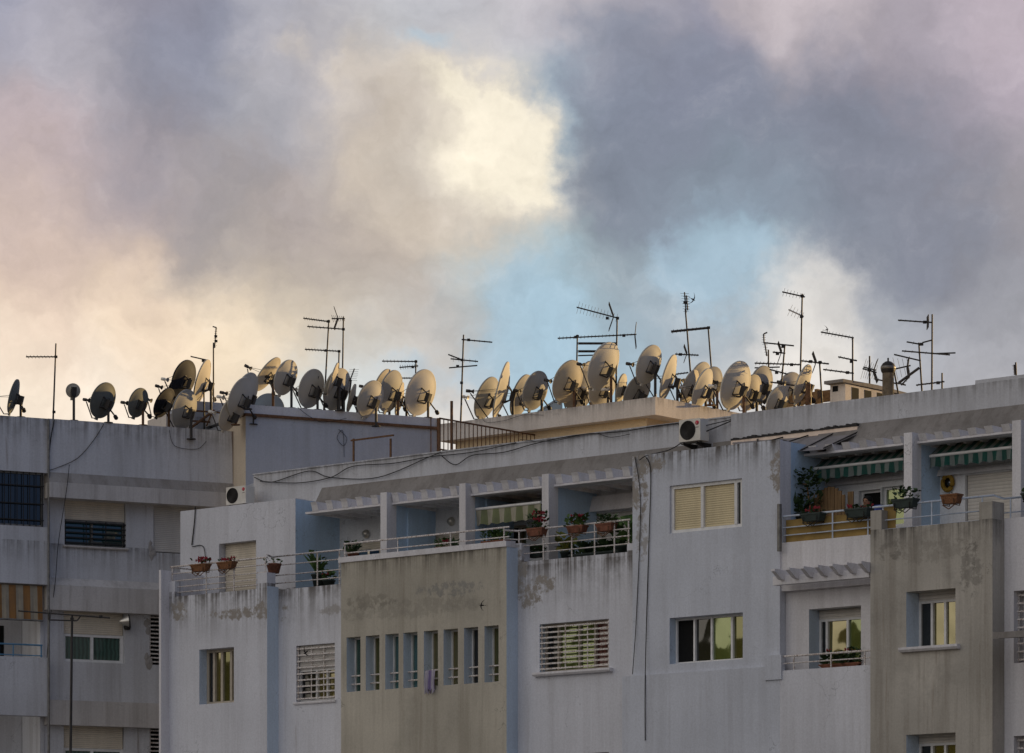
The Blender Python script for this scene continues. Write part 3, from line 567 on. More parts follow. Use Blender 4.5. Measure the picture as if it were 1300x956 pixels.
for a, c in ((1147.5, 1158), (1285, 1296), (1385, 1396)):
    s0, s1 = M.s(a, -.6), M.s(c, -.6)
    m = MB(); m.fbox(M, s0, s1, -.95, -.6, zfr - .4, zrt + .03); m.build('pillar', m_pale, B)
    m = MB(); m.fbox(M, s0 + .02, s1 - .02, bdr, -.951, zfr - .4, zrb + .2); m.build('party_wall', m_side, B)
pergola(1019, 1147, zrb, zrt, 6); pergola(1158, 1285, zrb, zrt, 6); pergola(1296, 1385, zrb, zrt, 4)
m = MB(); m.prism(M, sb1 + .01, sEnd, [(-1.45, zb_), (-1.1, zrt - .02), (-1.1, zrt + .02), (-1.45, zb_ + .1)]); m.build('sloping_roof', m_slope, B)
# corrugated sheets on the slope, with ribs and a flashing coloured as if sunlit
s0, s1 = M.s(930, -1.4), M.s(1090, -1.4); ze = zB + .02
tops_ = [(930 + 161 * t / 5, 561.5 - 12.5 * t / 5, -1.36) for t in range(6)]
bots_ = [(929, 563.2, -1.28), (962, 564.6, -.62), (989, 566, -.55), (1017, 573, -.55), (1046, 570.5, -.55), (1091, 550, -1.3)]
m = MB()
for i in range(5): m.add([M.pt(*tops_[i]), M.pt(*bots_[i]), M.pt(*bots_[i + 1]), M.pt(*tops_[i + 1])], [(0, 1, 2), (0, 2, 3)])
m.build('corrugated_roof', m_sheet, B)
m = MB()
for i in range(1, 6):
    a_, e_ = M.pt(*tops_[i]), M.pt(*bots_[max(i - 1, 1)]); m.tube(a_ + Z * .02 + M.n * .02, e_ + Z * .02 + M.n * .02, .016, seg=6)
m.build('sheet_rib', m_iron, B)
q = MB(); q.fbox(M, sb1 - 3, sb1 + 2, -1.69, -1.46, zB - .4, zb_ + .05); q.build('backing_wall', m_slope, B)
fz = [M.z(1010, y, -1.34) for y in (556, 550)]
m = MB(); m.fbox(M, s0, s1, -1.44, -1.34, fz[0], fz[1]); m.build('flashing', m_strip, B)
zb_f = fz[1] - .21
m = MB()
for i in range(60):
    t = i / 60; s_ = s0 + (s1 - s0) * t; hgt = .02 + .05 * random.random(); m.fbox(M, s_, s_ + (s1 - s0) / 58, -1.45, -1.33 + .02 * random.random(), zb_f + .211, zb_f + .215 + hgt)
m.build('tar_seal', m_cable, B)
# awnings
def awning(x0, x1, yl, yr, d, drop, mat, back, zback, label):
    s0, s1 = M.s(x0, d), M.s(x1, d); zz = M.z((x0 + x1) / 2, (yl + yr) / 2, d)
    r = MB(); r.tube(M.w(s0, d, zz), M.w(s1, d, zz), .035); b_ = r.build('awning', m_alu, B, label)
    v = MB(); n = 64; vs = []
    for i in range(n + 1):
        t = i / n; sc_ = .035 * abs(math.sin(t * math.pi * (s1 - s0) / .3)); wv = .03 * math.sin(t * 40)
        vs += [M.w(s0 + (s1 - s0) * t, d + .002, zz - .03), M.w(s0 + (s1 - s0) * t, d + wv, zz - drop * .6), M.w(s0 + (s1 - s0) * t, d + wv * 1.4, zz - drop + sc_)]
    v.add(vs, [f for i in range(n) for f in ((i * 3, i * 3 + 3, i * 3 + 4, i * 3 + 1), (i * 3 + 1, i * 3 + 4, i * 3 + 5, i * 3 + 2))]); v.build('valance', mat, b_)
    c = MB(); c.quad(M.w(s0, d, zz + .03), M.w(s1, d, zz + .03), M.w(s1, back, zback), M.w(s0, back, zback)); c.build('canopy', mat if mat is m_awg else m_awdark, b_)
    a = MB()
    for t in (.12, .55, .9): a.path([M.w(s0 + (s1 - s0) * t, back, zback - .25), M.w(s0 + (s1 - s0) * (t + .06), (d + back) / 2, zz - .02), M.w(s0 + (s1 - s0) * t, d, zz)], .02)
    a.build('folding_arm', m_gal, b_)
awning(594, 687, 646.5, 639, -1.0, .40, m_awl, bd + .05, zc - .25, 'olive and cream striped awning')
awning(1034, 1147, 593.5, 584.5, -1.15, .27, m_awg, bdr + .03, zrb + .12, None); awning(1181, 1285, 578, 569, -1.15, .27, m_awg, bdr + .03, zrb + .12, None)
for x0, x1, y0, y1, d, mt, dep in ((744, 804, 627, 647, bd, m_pale, .28), (1034, 1147, 604, 613, bdr, m_pale, .12), (1184, 1285, 592, 600, bdr, m_pale, .12)):
    q = MB(); a = op(M, x0, y0, x1, y1, d + dep)
    q.prism(M, a[0], a[1] + .3, [(d + .001, a[2] + .02), (d + dep, a[2]), (d + dep * .55, a[3]), (d + .001, a[3])]); q.build('shutter_box', mt, B)
# railings of the top floor
zk = [M.z(275, y, .3) for y in (715, 724, 732, 741)]
a0, a1 = M.s(217, .3), M.s(430, .1)
railing(B, M, [([(a0, -.75), (a0, .3), (M.s(339, .3), .3)], [M.z(280, 713.5, .3), M.z(280, 722.5, .3), M.z(280, 732, .3), M.z(280, 740, .3), M.z(280, 747, .3)], [(M.s(x, .3), .3) for x in (219, 262, 297, 337)], zt1),
               ([(M.s(339, .3), .3), (M.s(345, -.1), -.1), (sg0, -.1)], [M.z(390, 702.5, -.1), M.z(390, 714, -.1), M.z(390, 727, -.1), M.z(390, 737, -.1)], [(M.s(x, -.1), -.1) for x in (347, 403, 431)], zt2)], m_rail)
railing(B, M, [([(sg0, .3), (sg1, .3)], [M.z(540, 680, .3), M.z(540, 692, .3)], [(M.s(x, .3), .3) for x in (438, 505, 572, 640)], ztg + .13)], m_rail)
a0, a1 = M.s(657, -.1), M.s(800, -.1)
railing(B, M, [([(M.s(641, .2), .2), (a0, -.1), (a1, -.1)], [M.z(728, 667, -.1), M.z(728, 678, -.1), M.z(728, 687, -.1), M.z(728, 697, -.1)], [(M.s(x, -.1), -.1) for x in (659, 690, 726, 755, 780, 798)], zt3)], m_rail)
railing(B, M, [([(sb1 + .01, 0), (sr1, 0)], [M.z(1048, 650.5, 0), M.z(1048, 665, 0), M.z(1048, 675, 0)], [(M.s(x, 0), 0) for x in (994, 1057, 1102)], zr1),
               ([(M.s(1108, .4), .4), (M.s(1262, .4), .4), (M.s(1275, -.2), -.2), (sEnd, -.2)], [M.z(1180, 637, .4), M.z(1180, 655, .4), M.z(1180, 667, .4)], [(M.s(x, .4), .4) for x in (1121, 1183, 1247)] + [(M.s(1283, -.2), -.2)], zg2)], m_railb)
q = MB(); q.quad(M.w(sb1 + .05, -.06, zr1), M.w(sr1, -.06, zr1), M.w(sr1, -.06, M.z(1048, 655, 0)), M.w(sb1 + .05, -.06, M.z(1048, 655, 0))); q.build('canvas_screen', m_reed, B)
q = MB(); q.quad(M.w(M.s(1121, .3), .32, zg2), M.w(M.s(1138, .3), .32, zg2), M.w(M.s(1138, .3), .32, M.z(1130, 643, .3)), M.w(M.s(1121, .3), .32, M.z(1130, 643, .3))); q.build('canvas_screen', m_reed, B)
q = MB(); q.tube(M.w(M.s(989.5, .2), .2, M.z(989, 700, .2)), M.w(M.s(989.5, .2), .2, M.z(989, 640, .2)), .05); q.build('downpipe', m_gal, B)
for x, y in ((439, 0),): pass
q = MB(); q.fbox(M, M.s(445, -1.98), M.s(499, -1.98), -2.02, -1.98, M.z(472, 557, -2), M.z(472, 555, -2))
for x in (448, 495): q.fbox(M, M.s(x, -2), M.s(x, -2) + .045, -2.02, -1.985, zP, M.z(x, 557, -2))
q.build('handrail', m_rust, B)
# wall lamps in the recesses
for x, y in ((465, 678), (573, 662)):
    c = M.pt(x, y, bd + .03); q = MB(); q.lathe(c, M.n, [(0, .1), (.07, .09), (.10, .04), (.11, 0)], 16); q.build('wall_lamp', m_bright, B)
# fence running back over the roof
q = MB(); sf = M.s(558, -1.9); zf0, zf1 = zP - .3, M.z(558, 531, -1.9)
for i in range(24): dd = -1.9 - 3.6 * i / 23; q.tube(M.w(sf, dd, zf0), M.w(sf, dd, zf1), .014 if i else .035, seg=6)
for h in (zf1, zf1 - .75): q.path([M.w(sf, -1.9, h), M.w(sf, -5.5, h)], .022)
q.tube(M.w(sf + .3, -2.0, zf0), M.w(sf + .3, -2.0, M.z(567, 510, -2)), .035); q.build('roof_fence', m_rust, B)
# rooftop stair house with its overhanging slab
sh0, sh1 = M.s(557, -5.2), M.s(832, -5.2); zs1, zs0 = M.z(746, 514.5, -5.2), M.z(746, 537, -5.2)
H = MB(); H.fbox(M, sh0 + .3, sh1 - .5, -10, -5.5, zr, zs0); H = H.build('stair_house', m_tan, B, 'warm-tinted rooftop room under a broad buff roof slab')
q = MB(); q.fbox(M, sh0, sh1, -10.4, -5.2, zs0, zs1); q.build('roof_slab', m_slab, H)
# roof chimneys, flue and slatted lean-to behind the attic wall
K = MB(); K.fbox(M, M.s(1054, -3.0), M.s(1073, -3.0), -5.2, -3.0, zr, M.z(1062, 488, -3.0))
kx = K.build('chimney', m_slab, B)
q = MB(); q.prism(M, M.s(1051, -3.0), M.s(1075, -3.0), [(-5.5, M.z(1062, 487, -3)), (-2.85, M.z(1062, 487.5, -3)), (-2.85, M.z(1062, 483.5, -3)), (-4.2, M.z(1062, 482, -3)), (-5.5, M.z(1062, 484, -3))]); q.build('cap', m_slope, kx)
q = MB(); e = M.s(1073, -3)
for i in range(4):
    for j in range(2): dd = -3.25 - .5 * i; zz = M.z(1062, 491 + 9 * j, -3); q.fbox(M, e - .05, e + .004, dd - .28, dd, zz - .16, zz)
q.fbox(M, M.s(1057, -3), M.s(1064, -3), -3.05, -2.996, M.z(1062, 497, -3), M.z(1062, 490, -3)); q.build('flue_opening', m_black, kx)
q = MB(); c = M.pt(1127.5, 505, -3.2); q.lathe(V((c.x, c.y, zr)), Z, [(0, 0), (.13, 0), (.13, c.z - zr + .62), (.17, c.z - zr + .64), (.17, c.z - zr + .7), (.1, c.z - zr + .72), (0, c.z - zr + .72)], 20); fl = q.build('flue', m_gal, B)
q = MB(); cc = V((c.x, c.y, M.z(1128, 468, -3.2))); q.lathe(cc, Z, [(.02, -.16)] + [(.17 * math.sin(t * math.pi / 8), -.17 * math.cos(t * math.pi / 8)) for t in range(1, 8)] + [(.02, .17), (.02, .24), (0, .24)], 20); q.build('cowl', m_iron, fl)
q = MB()
for i in range(7): zz = M.z(1025, 511 - 3.0 * i, -4.2); q.fbox(M, M.s(985, -4.2), M.s(1056, -4.2), -4.25 - .1 * i, -4.2 - .1 * i, zz - .035, zz + .02)
for x in (990, 1012, 1034, 1054): q.fbox(M, M.s(x, -4.3), M.s(x, -4.3) + .08, -4.45, -4.3, zr, M.z(x, 494, -4.3))
q.build('slatted_screen', m_wood, B)
q = MB(); c = M.pt(1025, 512, -3); q.tube(V((c.x, c.y, zr)), M.pt(1026, 487, -3), .06); q.build('vent_pipe', m_rust, B)
q = MB(); g0 = M.pt(702, 528, -9.2); gx = M.u; a_ = g0; q.add([a_ - gx * .45, a_ + gx * .32, a_ + gx * .32 + Z * .45, a_ - gx * .45 + Z * .15], [(0, 1, 2, 3)]); q.tube(a_ - gx * .5 + Z * .16, a_ + gx * .3 + Z * .48, .03); q.build('skylight', DISH['blue'], B)
# ================================================================== the block on the left
A = thing('apartment_building', L.w(-3, 0, 0), 'grey weathered apartment block with shutters and sloped concrete ledges, set back beside the long block', 'building')
A['group'] = B['group'] = 'apartment buildings'
l0, lx, l1 = L.s(-60, 0), L.s(61, .35), L.s(290, 0) + .5
zLt = L.z(150, 537.5, .35)
zu = [L.z(170, y, .35) for y in (606, 613)]; zub = L.z(160, 638.5, .2); zm = [L.z(150, y, .05) for y in (737, 745)]; zlb = L.z(150, 778, .2)
m = MB(); wall(m, L, lx, l1, zu[0], zLt, .35, .3); m.build('wall', m_left, A, fix=False)
m = MB(); m.prism(L, lx + .001, l1, [(0, zu[0]), (.35, zu[0]), (.47, zu[1] - .12), (0, zu[1] - .12)]); m.build('ledge_slope', m_band, A)
m = MB(); m.fbox(L, lx + .002, l1, .002, .47, zub, zu[1] - .121); m.build('ledge', m_ledge, A)
lw = [op(L, 82, 632, 160, 694, 0), op(L, 195, 637, 262, 703, 0), op(L, 81, 773, 158, 841, 0), op(L, 190, 781, 250, 845, 0)]
ops = lw[:2] + lw[2:] + [(q[0], q[1], q[2] - 2.95, q[3] - 2.95) for q in lw[2:]]
m = MB(); wall(m, L, lx + .003, l1, 0, zub, 0, .35, ops); m.build('wall', m_left, A, fix=False)
m = MB(); m.prism(L, lx + .004, l1, [(.001, zm[0]), (.012, zm[0]), (.24, zm[1] - .05), (.001, zm[1] - .05)]); m.build('ledge_slope', m_ledge, A)
m = MB(); m.fbox(L, lx + .005, l1, .002, .24, zlb, zm[1] - .051); m.build('ledge', m_ledge, A)
m = MB(); m.fbox(L, lx + .005, l1, .002, .24, zlb - 2.95, zm[1] - 3.0); m.build('ledge', m_ledge, A)
window(A, L, lw[0], -.1, [(.46, m_gt), (.54, m_gt)], m_gal, shutter=(.46, m_shut), bars=(5, -.03), sill=(.05, .06, 0, .08), barmat=m_iron)
window(A, L, lw[1], -.06, [(1, m_gd)], m_gal, shutter=(.98, m_shutg))
for dz in (0, -2.95):
    for i, q in enumerate(lw[2:]):
        q = (q[0], q[1], q[2] + dz, q[3] + dz)
        window(A, L, q, -.1, [(.48, m_gcur), (.52, m_gcur)] if i == 0 else [(.5, m_black), (.5, m_gd)], m_alu if i == 0 else m_iron, shutter=(.47, m_shut) if i == 0 else None, bars=None if i == 0 else (12, -.02), fw=.075 if i == 0 else .05)
# flaked render round the window openings
def crumb(pts):
    for px, py, r in pts:
        q = MB(); c = L.pt(px, py, .006); n = 11; vs = [c + L.n * .015] + [c + (L.u * math.cos(6.28 * i / n) + Z * math.sin(6.28 * i / n) * 1.5) * r * random.uniform(.55, 1.1) for i in range(n)]
        q.add(vs, [(0, 1 + i, 1 + (i + 1) % n) for i in range(n)])
        q.build('flaked_render', m_band, A)
crumb([(191, 690, .07), (192, 697, .10), (193, 704, .12), (187, 790, .10), (188, 800, .08), (186, 834, .10), (188, 842, .12), (66, 630, .06)])
# bay on the far left: barred loggia, striped blind, blue rail
z1, z2, z3, z4, z5 = L.z(30, 599, .3), L.z(30, 668, .3), L.z(30, 741, .3), L.z(30, 787, .3), L.z(30, 834, .3)
m = MB(); wall(m, L, l0, lx - .002, z1, zLt - .005, .35, .3); wall(m, L, l0, lx - .002, z3, z2, .33, .3); wall(m, L, l0, lx - .002, z5 - 1.5, z5, .33, .3); wall(m, L, l0, lx - .002, 0, z5 - 2.95, .33, .3); m.fbox(L, lx - .1, lx - .004, -1.4, .03, 0, z1); m.build('wall', m_left, A, fix=False)
m = MB(); m.fbox(L, l0, lx - .11, -1.5, -1.4, 0, z1); m.build('wall', m_left, A)
W = MB(); W.fbox(L, l0, lx - .1, .2, .26, z2, z2 + .05); W.fbox(L, l0, lx - .1, .2, .26, z1 - .05, z1); W.fbox(L, lx - .15, lx - .1, .201, .259, z2 + .05, z1 - .05)
W = W.build('window', m_gal, A, 'wide dark loggia glazing behind iron bars')
q = MB(); q.quad(L.w(l0, .21, z2), L.w(lx - .1, .21, z2), L.w(lx - .1, .21, z1), L.w(l0, .21, z1)); q.build('pane', m_gd, W, fix=False)
q = MB()
for i in range(18): s_ = lx - .14 - i * .17; q.fbox(L, s_, s_ + .016, .28, .3, z2, z1)
for h in (.12, .42, .75): q.fbox(L, l0, lx - .1, .3, .32, z2 + (z1 - z2) * h - .012, z2 + (z1 - z2) * h + .012)
q.build('grille', m_iron, W)
q = MB(); n = 40; vs = []
for i in range(n + 1):
    s_ = l0 + (lx - .12 - l0) * i / n; wv = .015 * math.sin(i * 1.7); vs += [L.w(s_, .25 + wv * .3, z3), L.w(s_, .3 + wv, z4)]
q.add(vs, [(2 * i, 2 * i + 2, 2 * i + 3, 2 * i + 1) for i in range(n)]); aw = q.build('awning', m_awo, A, 'orange and cream striped drop blind')
q = MB(); q.tube(L.w(l0, .3, z4), L.w(lx - .12, .3, z4), .025); q.tube(L.w(l0, .25, z3), L.w(lx - .12, .25, z3), .04); q.build('roller', m_gal, aw)
railing(A, L, [([(l0, .25), (lx - .12, .25)], [z5 + .32, z5 + .05], [(lx - .15, .25), (lx - .9, .25), (lx - 1.6, .25)], z5)], m_bluerail)
q = MB(); q.quad(L.w(l0, -1.39, z5 - .3), L.w(lx - .6, -1.39, z5 - .3), L.w(lx - .6, -1.39, z4), L.w(l0, -1.39, z4)); q.build('balcony_door', m_black, A, fix=False)
q = MB(); q.fbox(L, lx - 1.75, lx - 1.2, -.2, .1, z5, z5 + .34); q.build('storage_box', m_teal, A)
q = MB(); q.tube(L.w(lx - .0, .40, 0), L.w(lx - .0, .40, zLt - .02), .03); q.build('downpipe', m_gal, A)
# the stair block that juts forward at the corner
ps0 = L.s(312, 1.2); ps1 = L.s(556, 1.2); zp1 = L.z(430, 522, 1.2); zpl = L.z(430, 536.5, 1.2)
St = MB(); St.fbox(L, ps0, ps1, -3.5, 1.2, 0, zpl); St = St.build('stair_block', m_stair, A, 'blue grey rendered rooftop block with satellite dishes along its edge')
q = MB(); q.fbox(L, ps0 - .004, ps0 + .05, -.3, 1.195, 8, zpl); q.build('wall', m_warm, St)  # skin over the left face, coloured as lit by warm sky
q = MB(); q.fbox(L, ps0 - .05, ps1 + .05, -3.5, 1.22, zpl + .07, zp1); q.build('parapet', m_attic, St)
q = MB(); q.fbox(L, ps0 - .03, ps1 + .03, 1.0, 1.26, zpl, zpl + .069); q.build('drip_moulding', m_rust, St)
q = MB(); q.tube(L.w(ps1 - .02, 1.25, 12), L.w(ps1 - .02, 1.25, zp1), .03); q.tube(L.w(ps1 - .22, 1.23, 12), L.w(ps1 - .22, 1.23, zp1), .012); q.build('downpipe', m_rust, St)
# service hut behind the corner with rusty beams
q = MB(); q.fbox(L, L.s(247, -1.5), L.s(306, -1.5), -3.8, -1.5, zLt - 1, L.z(275, 511, -1.5)); hut = q.build('service_hut', m_stair, A)
q = MB(); q.fbox(L, L.s(211, -1.6), L.s(247, -1.6), -3, -1.6, zLt - 1, L.z(225, 526, -1.6)); q.build('low_wall', m_slab, A)
q = MB()
for y in (523, 536): q.fbox(L, L.s(236, -1.2), L.s(300, -1.2), -1.25, -1.2, L.z(270, y + 1, -1.2), L.z(270, y - 1, -1.2))
q.tube(L.pt(240, 545, -1.1), L.pt(272, 521, -1.1), .035); q.tube(L.pt(262, 541, -1.1), L.pt(270, 522, -1.1), .02); q.build('beam', m_rust, hut)
m = MB(); m.fbox(L, l0, l1 + 6, -11, -1.5, 0, zLt - .9); m.build('roof', m_roof, A)
# ================================================================== satellite dishes
GD = 'satellite dishes along the rooftops'
def dish(cx, cy, w, h, fr, d, mat, label, tilt=18, zb=None, rod=True, flip=1):
    t_ = fr.t(cx, d); C = ray(cx, cy) * t_ + V((0, 0, EYE))
    f = ray(cx, cy).normalized(); rt = f.cross(Z).normalized(); up = rt.cross(f)
    tl = math.radians(tilt); c2, s2 = math.cos(tl) ** 2, math.sin(tl) ** 2; k2 = c2 - s2
    A2 = ((h / 2) ** 2 * c2 - (w / 2) ** 2 * s2) / k2; B2 = max(((w / 2) ** 2 * c2 - (h / 2) ** 2 * s2) / k2, 2.0)
    a, b = math.sqrt(A2), min(math.sqrt(B2), math.sqrt(A2) * .97); R = a / F * t_
    cp = b / a; sp = math.sqrt(1 - cp * cp)
    mdir = rt * -math.cos(tl) + up * math.sin(tl); p = (mdir * sp + f * cp * flip).normalized()
    g_ = (rt * math.sin(tl) + up * math.cos(tl)).normalized(); hh = p.cross(g_)
    dep = .24 * R; kq = dep / R ** 2
    if zb is None: zb = C.z - R - .25
    J = C - p * (dep + .20 * R + .03) - g_ * .12 * R
    root = thing('satellite_dish', V((J.x, J.y, zb)), label, 'satellite dish', GD)
    th = .014
    pf = [(0, -dep)] + [(R * i / 7, -dep + kq * (R * i / 7) ** 2) for i in range(1, 8)] + [(R + .012, .004), (R + .014, -.03), (R - .005, -.032)] + [(R * i / 7, -dep - th + kq * (R * i / 7) ** 2) for i in range(6, 0, -1)] + [(0, -dep - th)]
    m = MB(); m.lathe(C, p, pf, 40)
    for u_, v_ in ((0, 1),):   # the little foot under the rim that carries the arm
        q0 = C - g_ * (R - .02); m.hexa([q0 + hh * x + p * y - g_ * zz for zz in (.09, 0) for x, y in ((-.05, -.04), (.05, -.04), (.05, .0), (-.05, .0))])
    m.build('reflector', DISH[mat], root)
    bs = C - p * (dep * .80 + th); q = MB(); sq = .30 * R
    cs = [bs + hh * (x * sq) + g_ * (y * sq - .1 * R) for x, y in ((-1, -1), (1, -1), (1, 1), (-1, 1))]
    for i in range(4): q.tube(cs[i], cs[(i + 1) % 4], .018, seg=6); q.tube(cs[i], J + g_ * (.07 if i > 1 else -.07), .016, seg=6)
    q.hexa([J + hh * x + p * y + g_ * zz for zz in (-.12, .12) for x, y in ((-.06, -.06), (.06, -.06), (.06, .07), (-.06, .07))])
    q.build('bracket', m_mast, root)
    q = MB(); q.tube(V((J.x, J.y, zb)), J + Z * .10, .034, seg=8); q.lathe(V((J.x, J.y, zb)), Z, [(0, 0), (.12, 0), (.12, .02), (0, .025)], 12); q.build('pole', m_rust if int(cx) % 3 == 0 else m_mast, root)
    fo = C + p * R * 1.02 - g_ * R * .30; s0 = C - g_ * (R + .03)
    q = MB(); q.path([s0, s0 + p * .12 - g_ * .03, fo - g_ * .05], .016, 6)
    if R > .42: q.tube(C + hh * R * .96, fo, .006, seg=5); q.tube(C - hh * R * .96, fo, .006, seg=5)
    arm = q.build('feed_arm', m_mast, root)
    q = MB(); ax = (C - g_ * R * .15 - fo).normalized(); q.lathe(fo - ax * .12, ax, [(0, 0), (.04, 0), (.042, .10), (.03, .11), (.03, .15), (.062, .20), (.055, .20), (0, .18)], 12); q.build('receiver', m_ac if int(cy) % 4 == 1 else m_mast, arm)
    if rod:
        q = MB(); e = J + hh * (-.75 * R) * (1 if hh.dot(rt) < 0 else -1) - g_ * .45 * R - p * .05
        q.tube(J - g_ * .05, e, .02, seg=6); q.lathe(e, (e - J).normalized(), [(0, -.02), (.05, 0), (.055, .09), (.03, .12), (0, .12)], 10); q.build('actuator', m_iron, root)
    return root
zl_ = zLt; zs_ = zs1
DL = [
 (16.5, 503, 14, 42, L, .10, 'olive', 'small edge-on dish at the far left end of the grey parapet', 14, zl_, 1),
 (92.5, 496, 17, 17.5, L, .12, 'buff', 'tiny round dish face on a thin bare pole, between a mast and a dark dish', 5, zl_, 0),
 (130, 508, 31, 44, L, .12, 'olive', 'dark olive dish alone on the grey parapet, next right of the tiny round dish', 20, zl_, 1),
 (174.8, 511, 24, 36, L, .12, 'olive', 'small olive dish with sunlit rim standing by itself left of the dark cluster', 18, zl_, 1),
 (207.5, 511, 25, 36, L, -.2, 'dark', 'small dark dish half under the big black dish', 28, zl_, 0),
 (225, 494, 28, 44, L, -1.1, 'dark', 'dark dish almost hidden behind the big black dish', 25, zl_, 0),
 (232.5, 481.5, 30, 48, L, -.6, 'dark', 'big black dish, highest of the dark cluster beside the service hut', 18, zl_, 0),
 (233.5, 519.5, 30, 49, L, .25, 'grey', 'pale grey dish hung low against the grey parapet, banded with sunlight', 14, zl_ - .3, 0),
 (256, 484, 21, 54, L, -1.5, 'buff', 'narrow sunlit dish just right of the black dish, beneath a short aerial', 16, zl_, 1),
 (311, 500, 31, 53, L, 1.0, 'cream', 'cream dish behind and above the shadow-crossed dish at the stair block corner', 20, None, 0),
 (305, 505, 32, 51, L, 1.45, 'cream', 'sunlit dish with a straight shadow across it at the corner of the blue grey block', 20, zp1 - .2, 1),
 (291, 525, 26, 42, L, 1.3, 'buff', 'lowest dish at the stair block corner, hanging below the roof edge', 22, zp1 - .6, 0),
 (339, 474.5, 32, 41, L, .2, 'buff', 'steeply tipped dish seen edge-on with its receiver high on a long arm', 36, zp1, 1),
 (362, 479, 28.5, 43.5, L, .9, 'cream', 'cream dish right of the tipped edge-on dish, above the blue half dish', 20, zp1, 1),
 (341, 520, 40, 40, L, -.6, 'blue', 'blue grey half dish rising behind the block edge, below two others', 10, zp1 - .3, 0),
 (394.5, 493, 31.5, 48, L, .9, 'cream', 'cream dish standing alone between the tall twin masts and the blue half dish', 16, zp1, 1),
 (422, 480, 13, 38, L, 1.15, 'buff', 'thin sunlit dish edge in front of the dish behind the twin masts', 18, zp1, 0),
 (427, 494, 33, 52, L, .7, 'cream', 'sunlit dish directly behind the tall twin masts', 18, zp1, 0),
 (445.5, 505, 11, 34, L, .8, 'buff', 'small thin edge-on dish next to the tiny slanted aerial', 16, zp1, 1),
 (485, 492, 25, 46, L, .2, 'buff', 'buff dish peeping out behind the shadowed grey dish', 20, zp1, 0),
 (495, 496.5, 29.5, 52, L, .7, 'grey', 'shadowed grey dish, middle of the tight trio on the blue grey block', 16, zp1, 1),
 (469.5, 506.5, 32, 46, L, 1.4, 'cream', 'round cream dish in front of the tight trio, its pole down the blue wall', 20, zp1 - .4, 0),
 (506.5, 506, 10.5, 40, L, .3, 'buff', 'sliver of sunlit dish behind the shadowed grey dish', 12, zp1, 0),
 (533.5, 498, 37.5, 57, L, .9, 'white', 'large cream dish at the fence end of the blue grey block', 17, zp1, 1),
 (617, 505, 30, 52, M, -5.9, 'grey', 'grey dish standing first on the stair house slab, behind a tall sunlit edge', 20, zs_, 1),
 (635.5, 495, 20, 70, M, -5.5, 'cream', 'tall narrow sunlit dish, first edge-on dish on the stair house slab', 14, zs_, 1),
 (661, 502, 27, 52, M, -6.2, 'grey', 'grey dish half hidden behind its neighbour above the skylight', 19, zs_, 0),
 (679, 495.5, 31, 48, M, -5.7, 'grey', 'grey dish with a steel strut to its right, just left of the skylight', 18, zs_, 1),
 (720, 484, 37, 52.5, M, -5.7, 'buff', 'golden dish with a curved shadow, left of the largest dish', 22, zs_, 1),
 (734, 496, 38, 50, M, -6.4, 'grey', 'dull grey dish low behind the golden shadowed dish', 22, zs_, 0),
 (744, 474, 16, 30, M, -7.2, 'buff', 'sunlit dish top showing between the golden and the largest dish', 18, zs_, 0),
 (765.5, 464, 38.5, 58, M, -5.6, 'white', 'largest and highest dish on the stair house slab', 22, zs_, 1),
 (764, 493, 32, 46, M, -6.4, 'cream', 'sunlit dish tucked directly beneath the largest dish', 20, zs_, 0),
 (788, 493, 13, 36, M, -6.2, 'cream', 'thin sunlit edge-on dish right below the largest dish', 12, zs_, 0),
 (808, 498, 33, 44, M, -6.4, 'grey', 'shadowed grey dish low at the slab corner, under a raised cream dish', 28, zs_, 0),
 (823, 462.5, 31, 48, M, -6.0, 'cream', 'raised cream dish alone above the slab corner', 20, zs_, 1),
 (847.5, 479, 20.5, 56, M, -6.5, 'cream', 'tall narrow dish edge just right of the slab corner', 16, zs_, 1),
 (887, 483, 28, 46, M, -8.2, 'cream', 'sunlit dish top behind the pair of dishes under the bird mast', 20, zs_, 0),
 (874.5, 492, 22, 44, M, -7.5, 'buff', 'leaning narrow dish, left of the half-lit one beside the air conditioner', 20, zs_, 0),
 (891, 493, 25, 49, M, -7.1, 'cream', 'half-lit dish nearest the end of the slab, above the air conditioner', 20, zs_, 1),
 (903, 486, 26, 40, M, -8.0, 'grey', 'dark grey dish behind the half-lit dish', 14, zs_, 0),
 (933, 489, 37, 60, M, -3.4, 'white', 'large pale dish over the left end of the smooth attic wall', 17, zr, 1),
 (952, 498, 26, 44, M, -4.2, 'buff', 'golden dish half covered by the large pale dish', 17, zr, 1),
 (965, 489, 29, 48, M, -4.8, 'grey', 'shadowed grey dish beside the slatted screen', 14, zr, 0),
 (1001, 496, 32, 46, M, -5.6, 'cream', 'sunlit domed dish rising behind the slatted screen', 18, zr, 0),
 (986, 510, 27, 40, M, -2.6, 'cream', 'low dish with a bright sunlit wedge, cut off by the attic wall', 22, zr, 0),
 (1018, 487, 22, 47, M, -3.4, 'cream', 'slender slanting dish edge by the chimney', 20, zr, 1)]
for q in DL: dish(q[0], q[1], q[2], q[3], q[4], q[5], q[6], q[7], q[8], q[9], bool(q[10]))

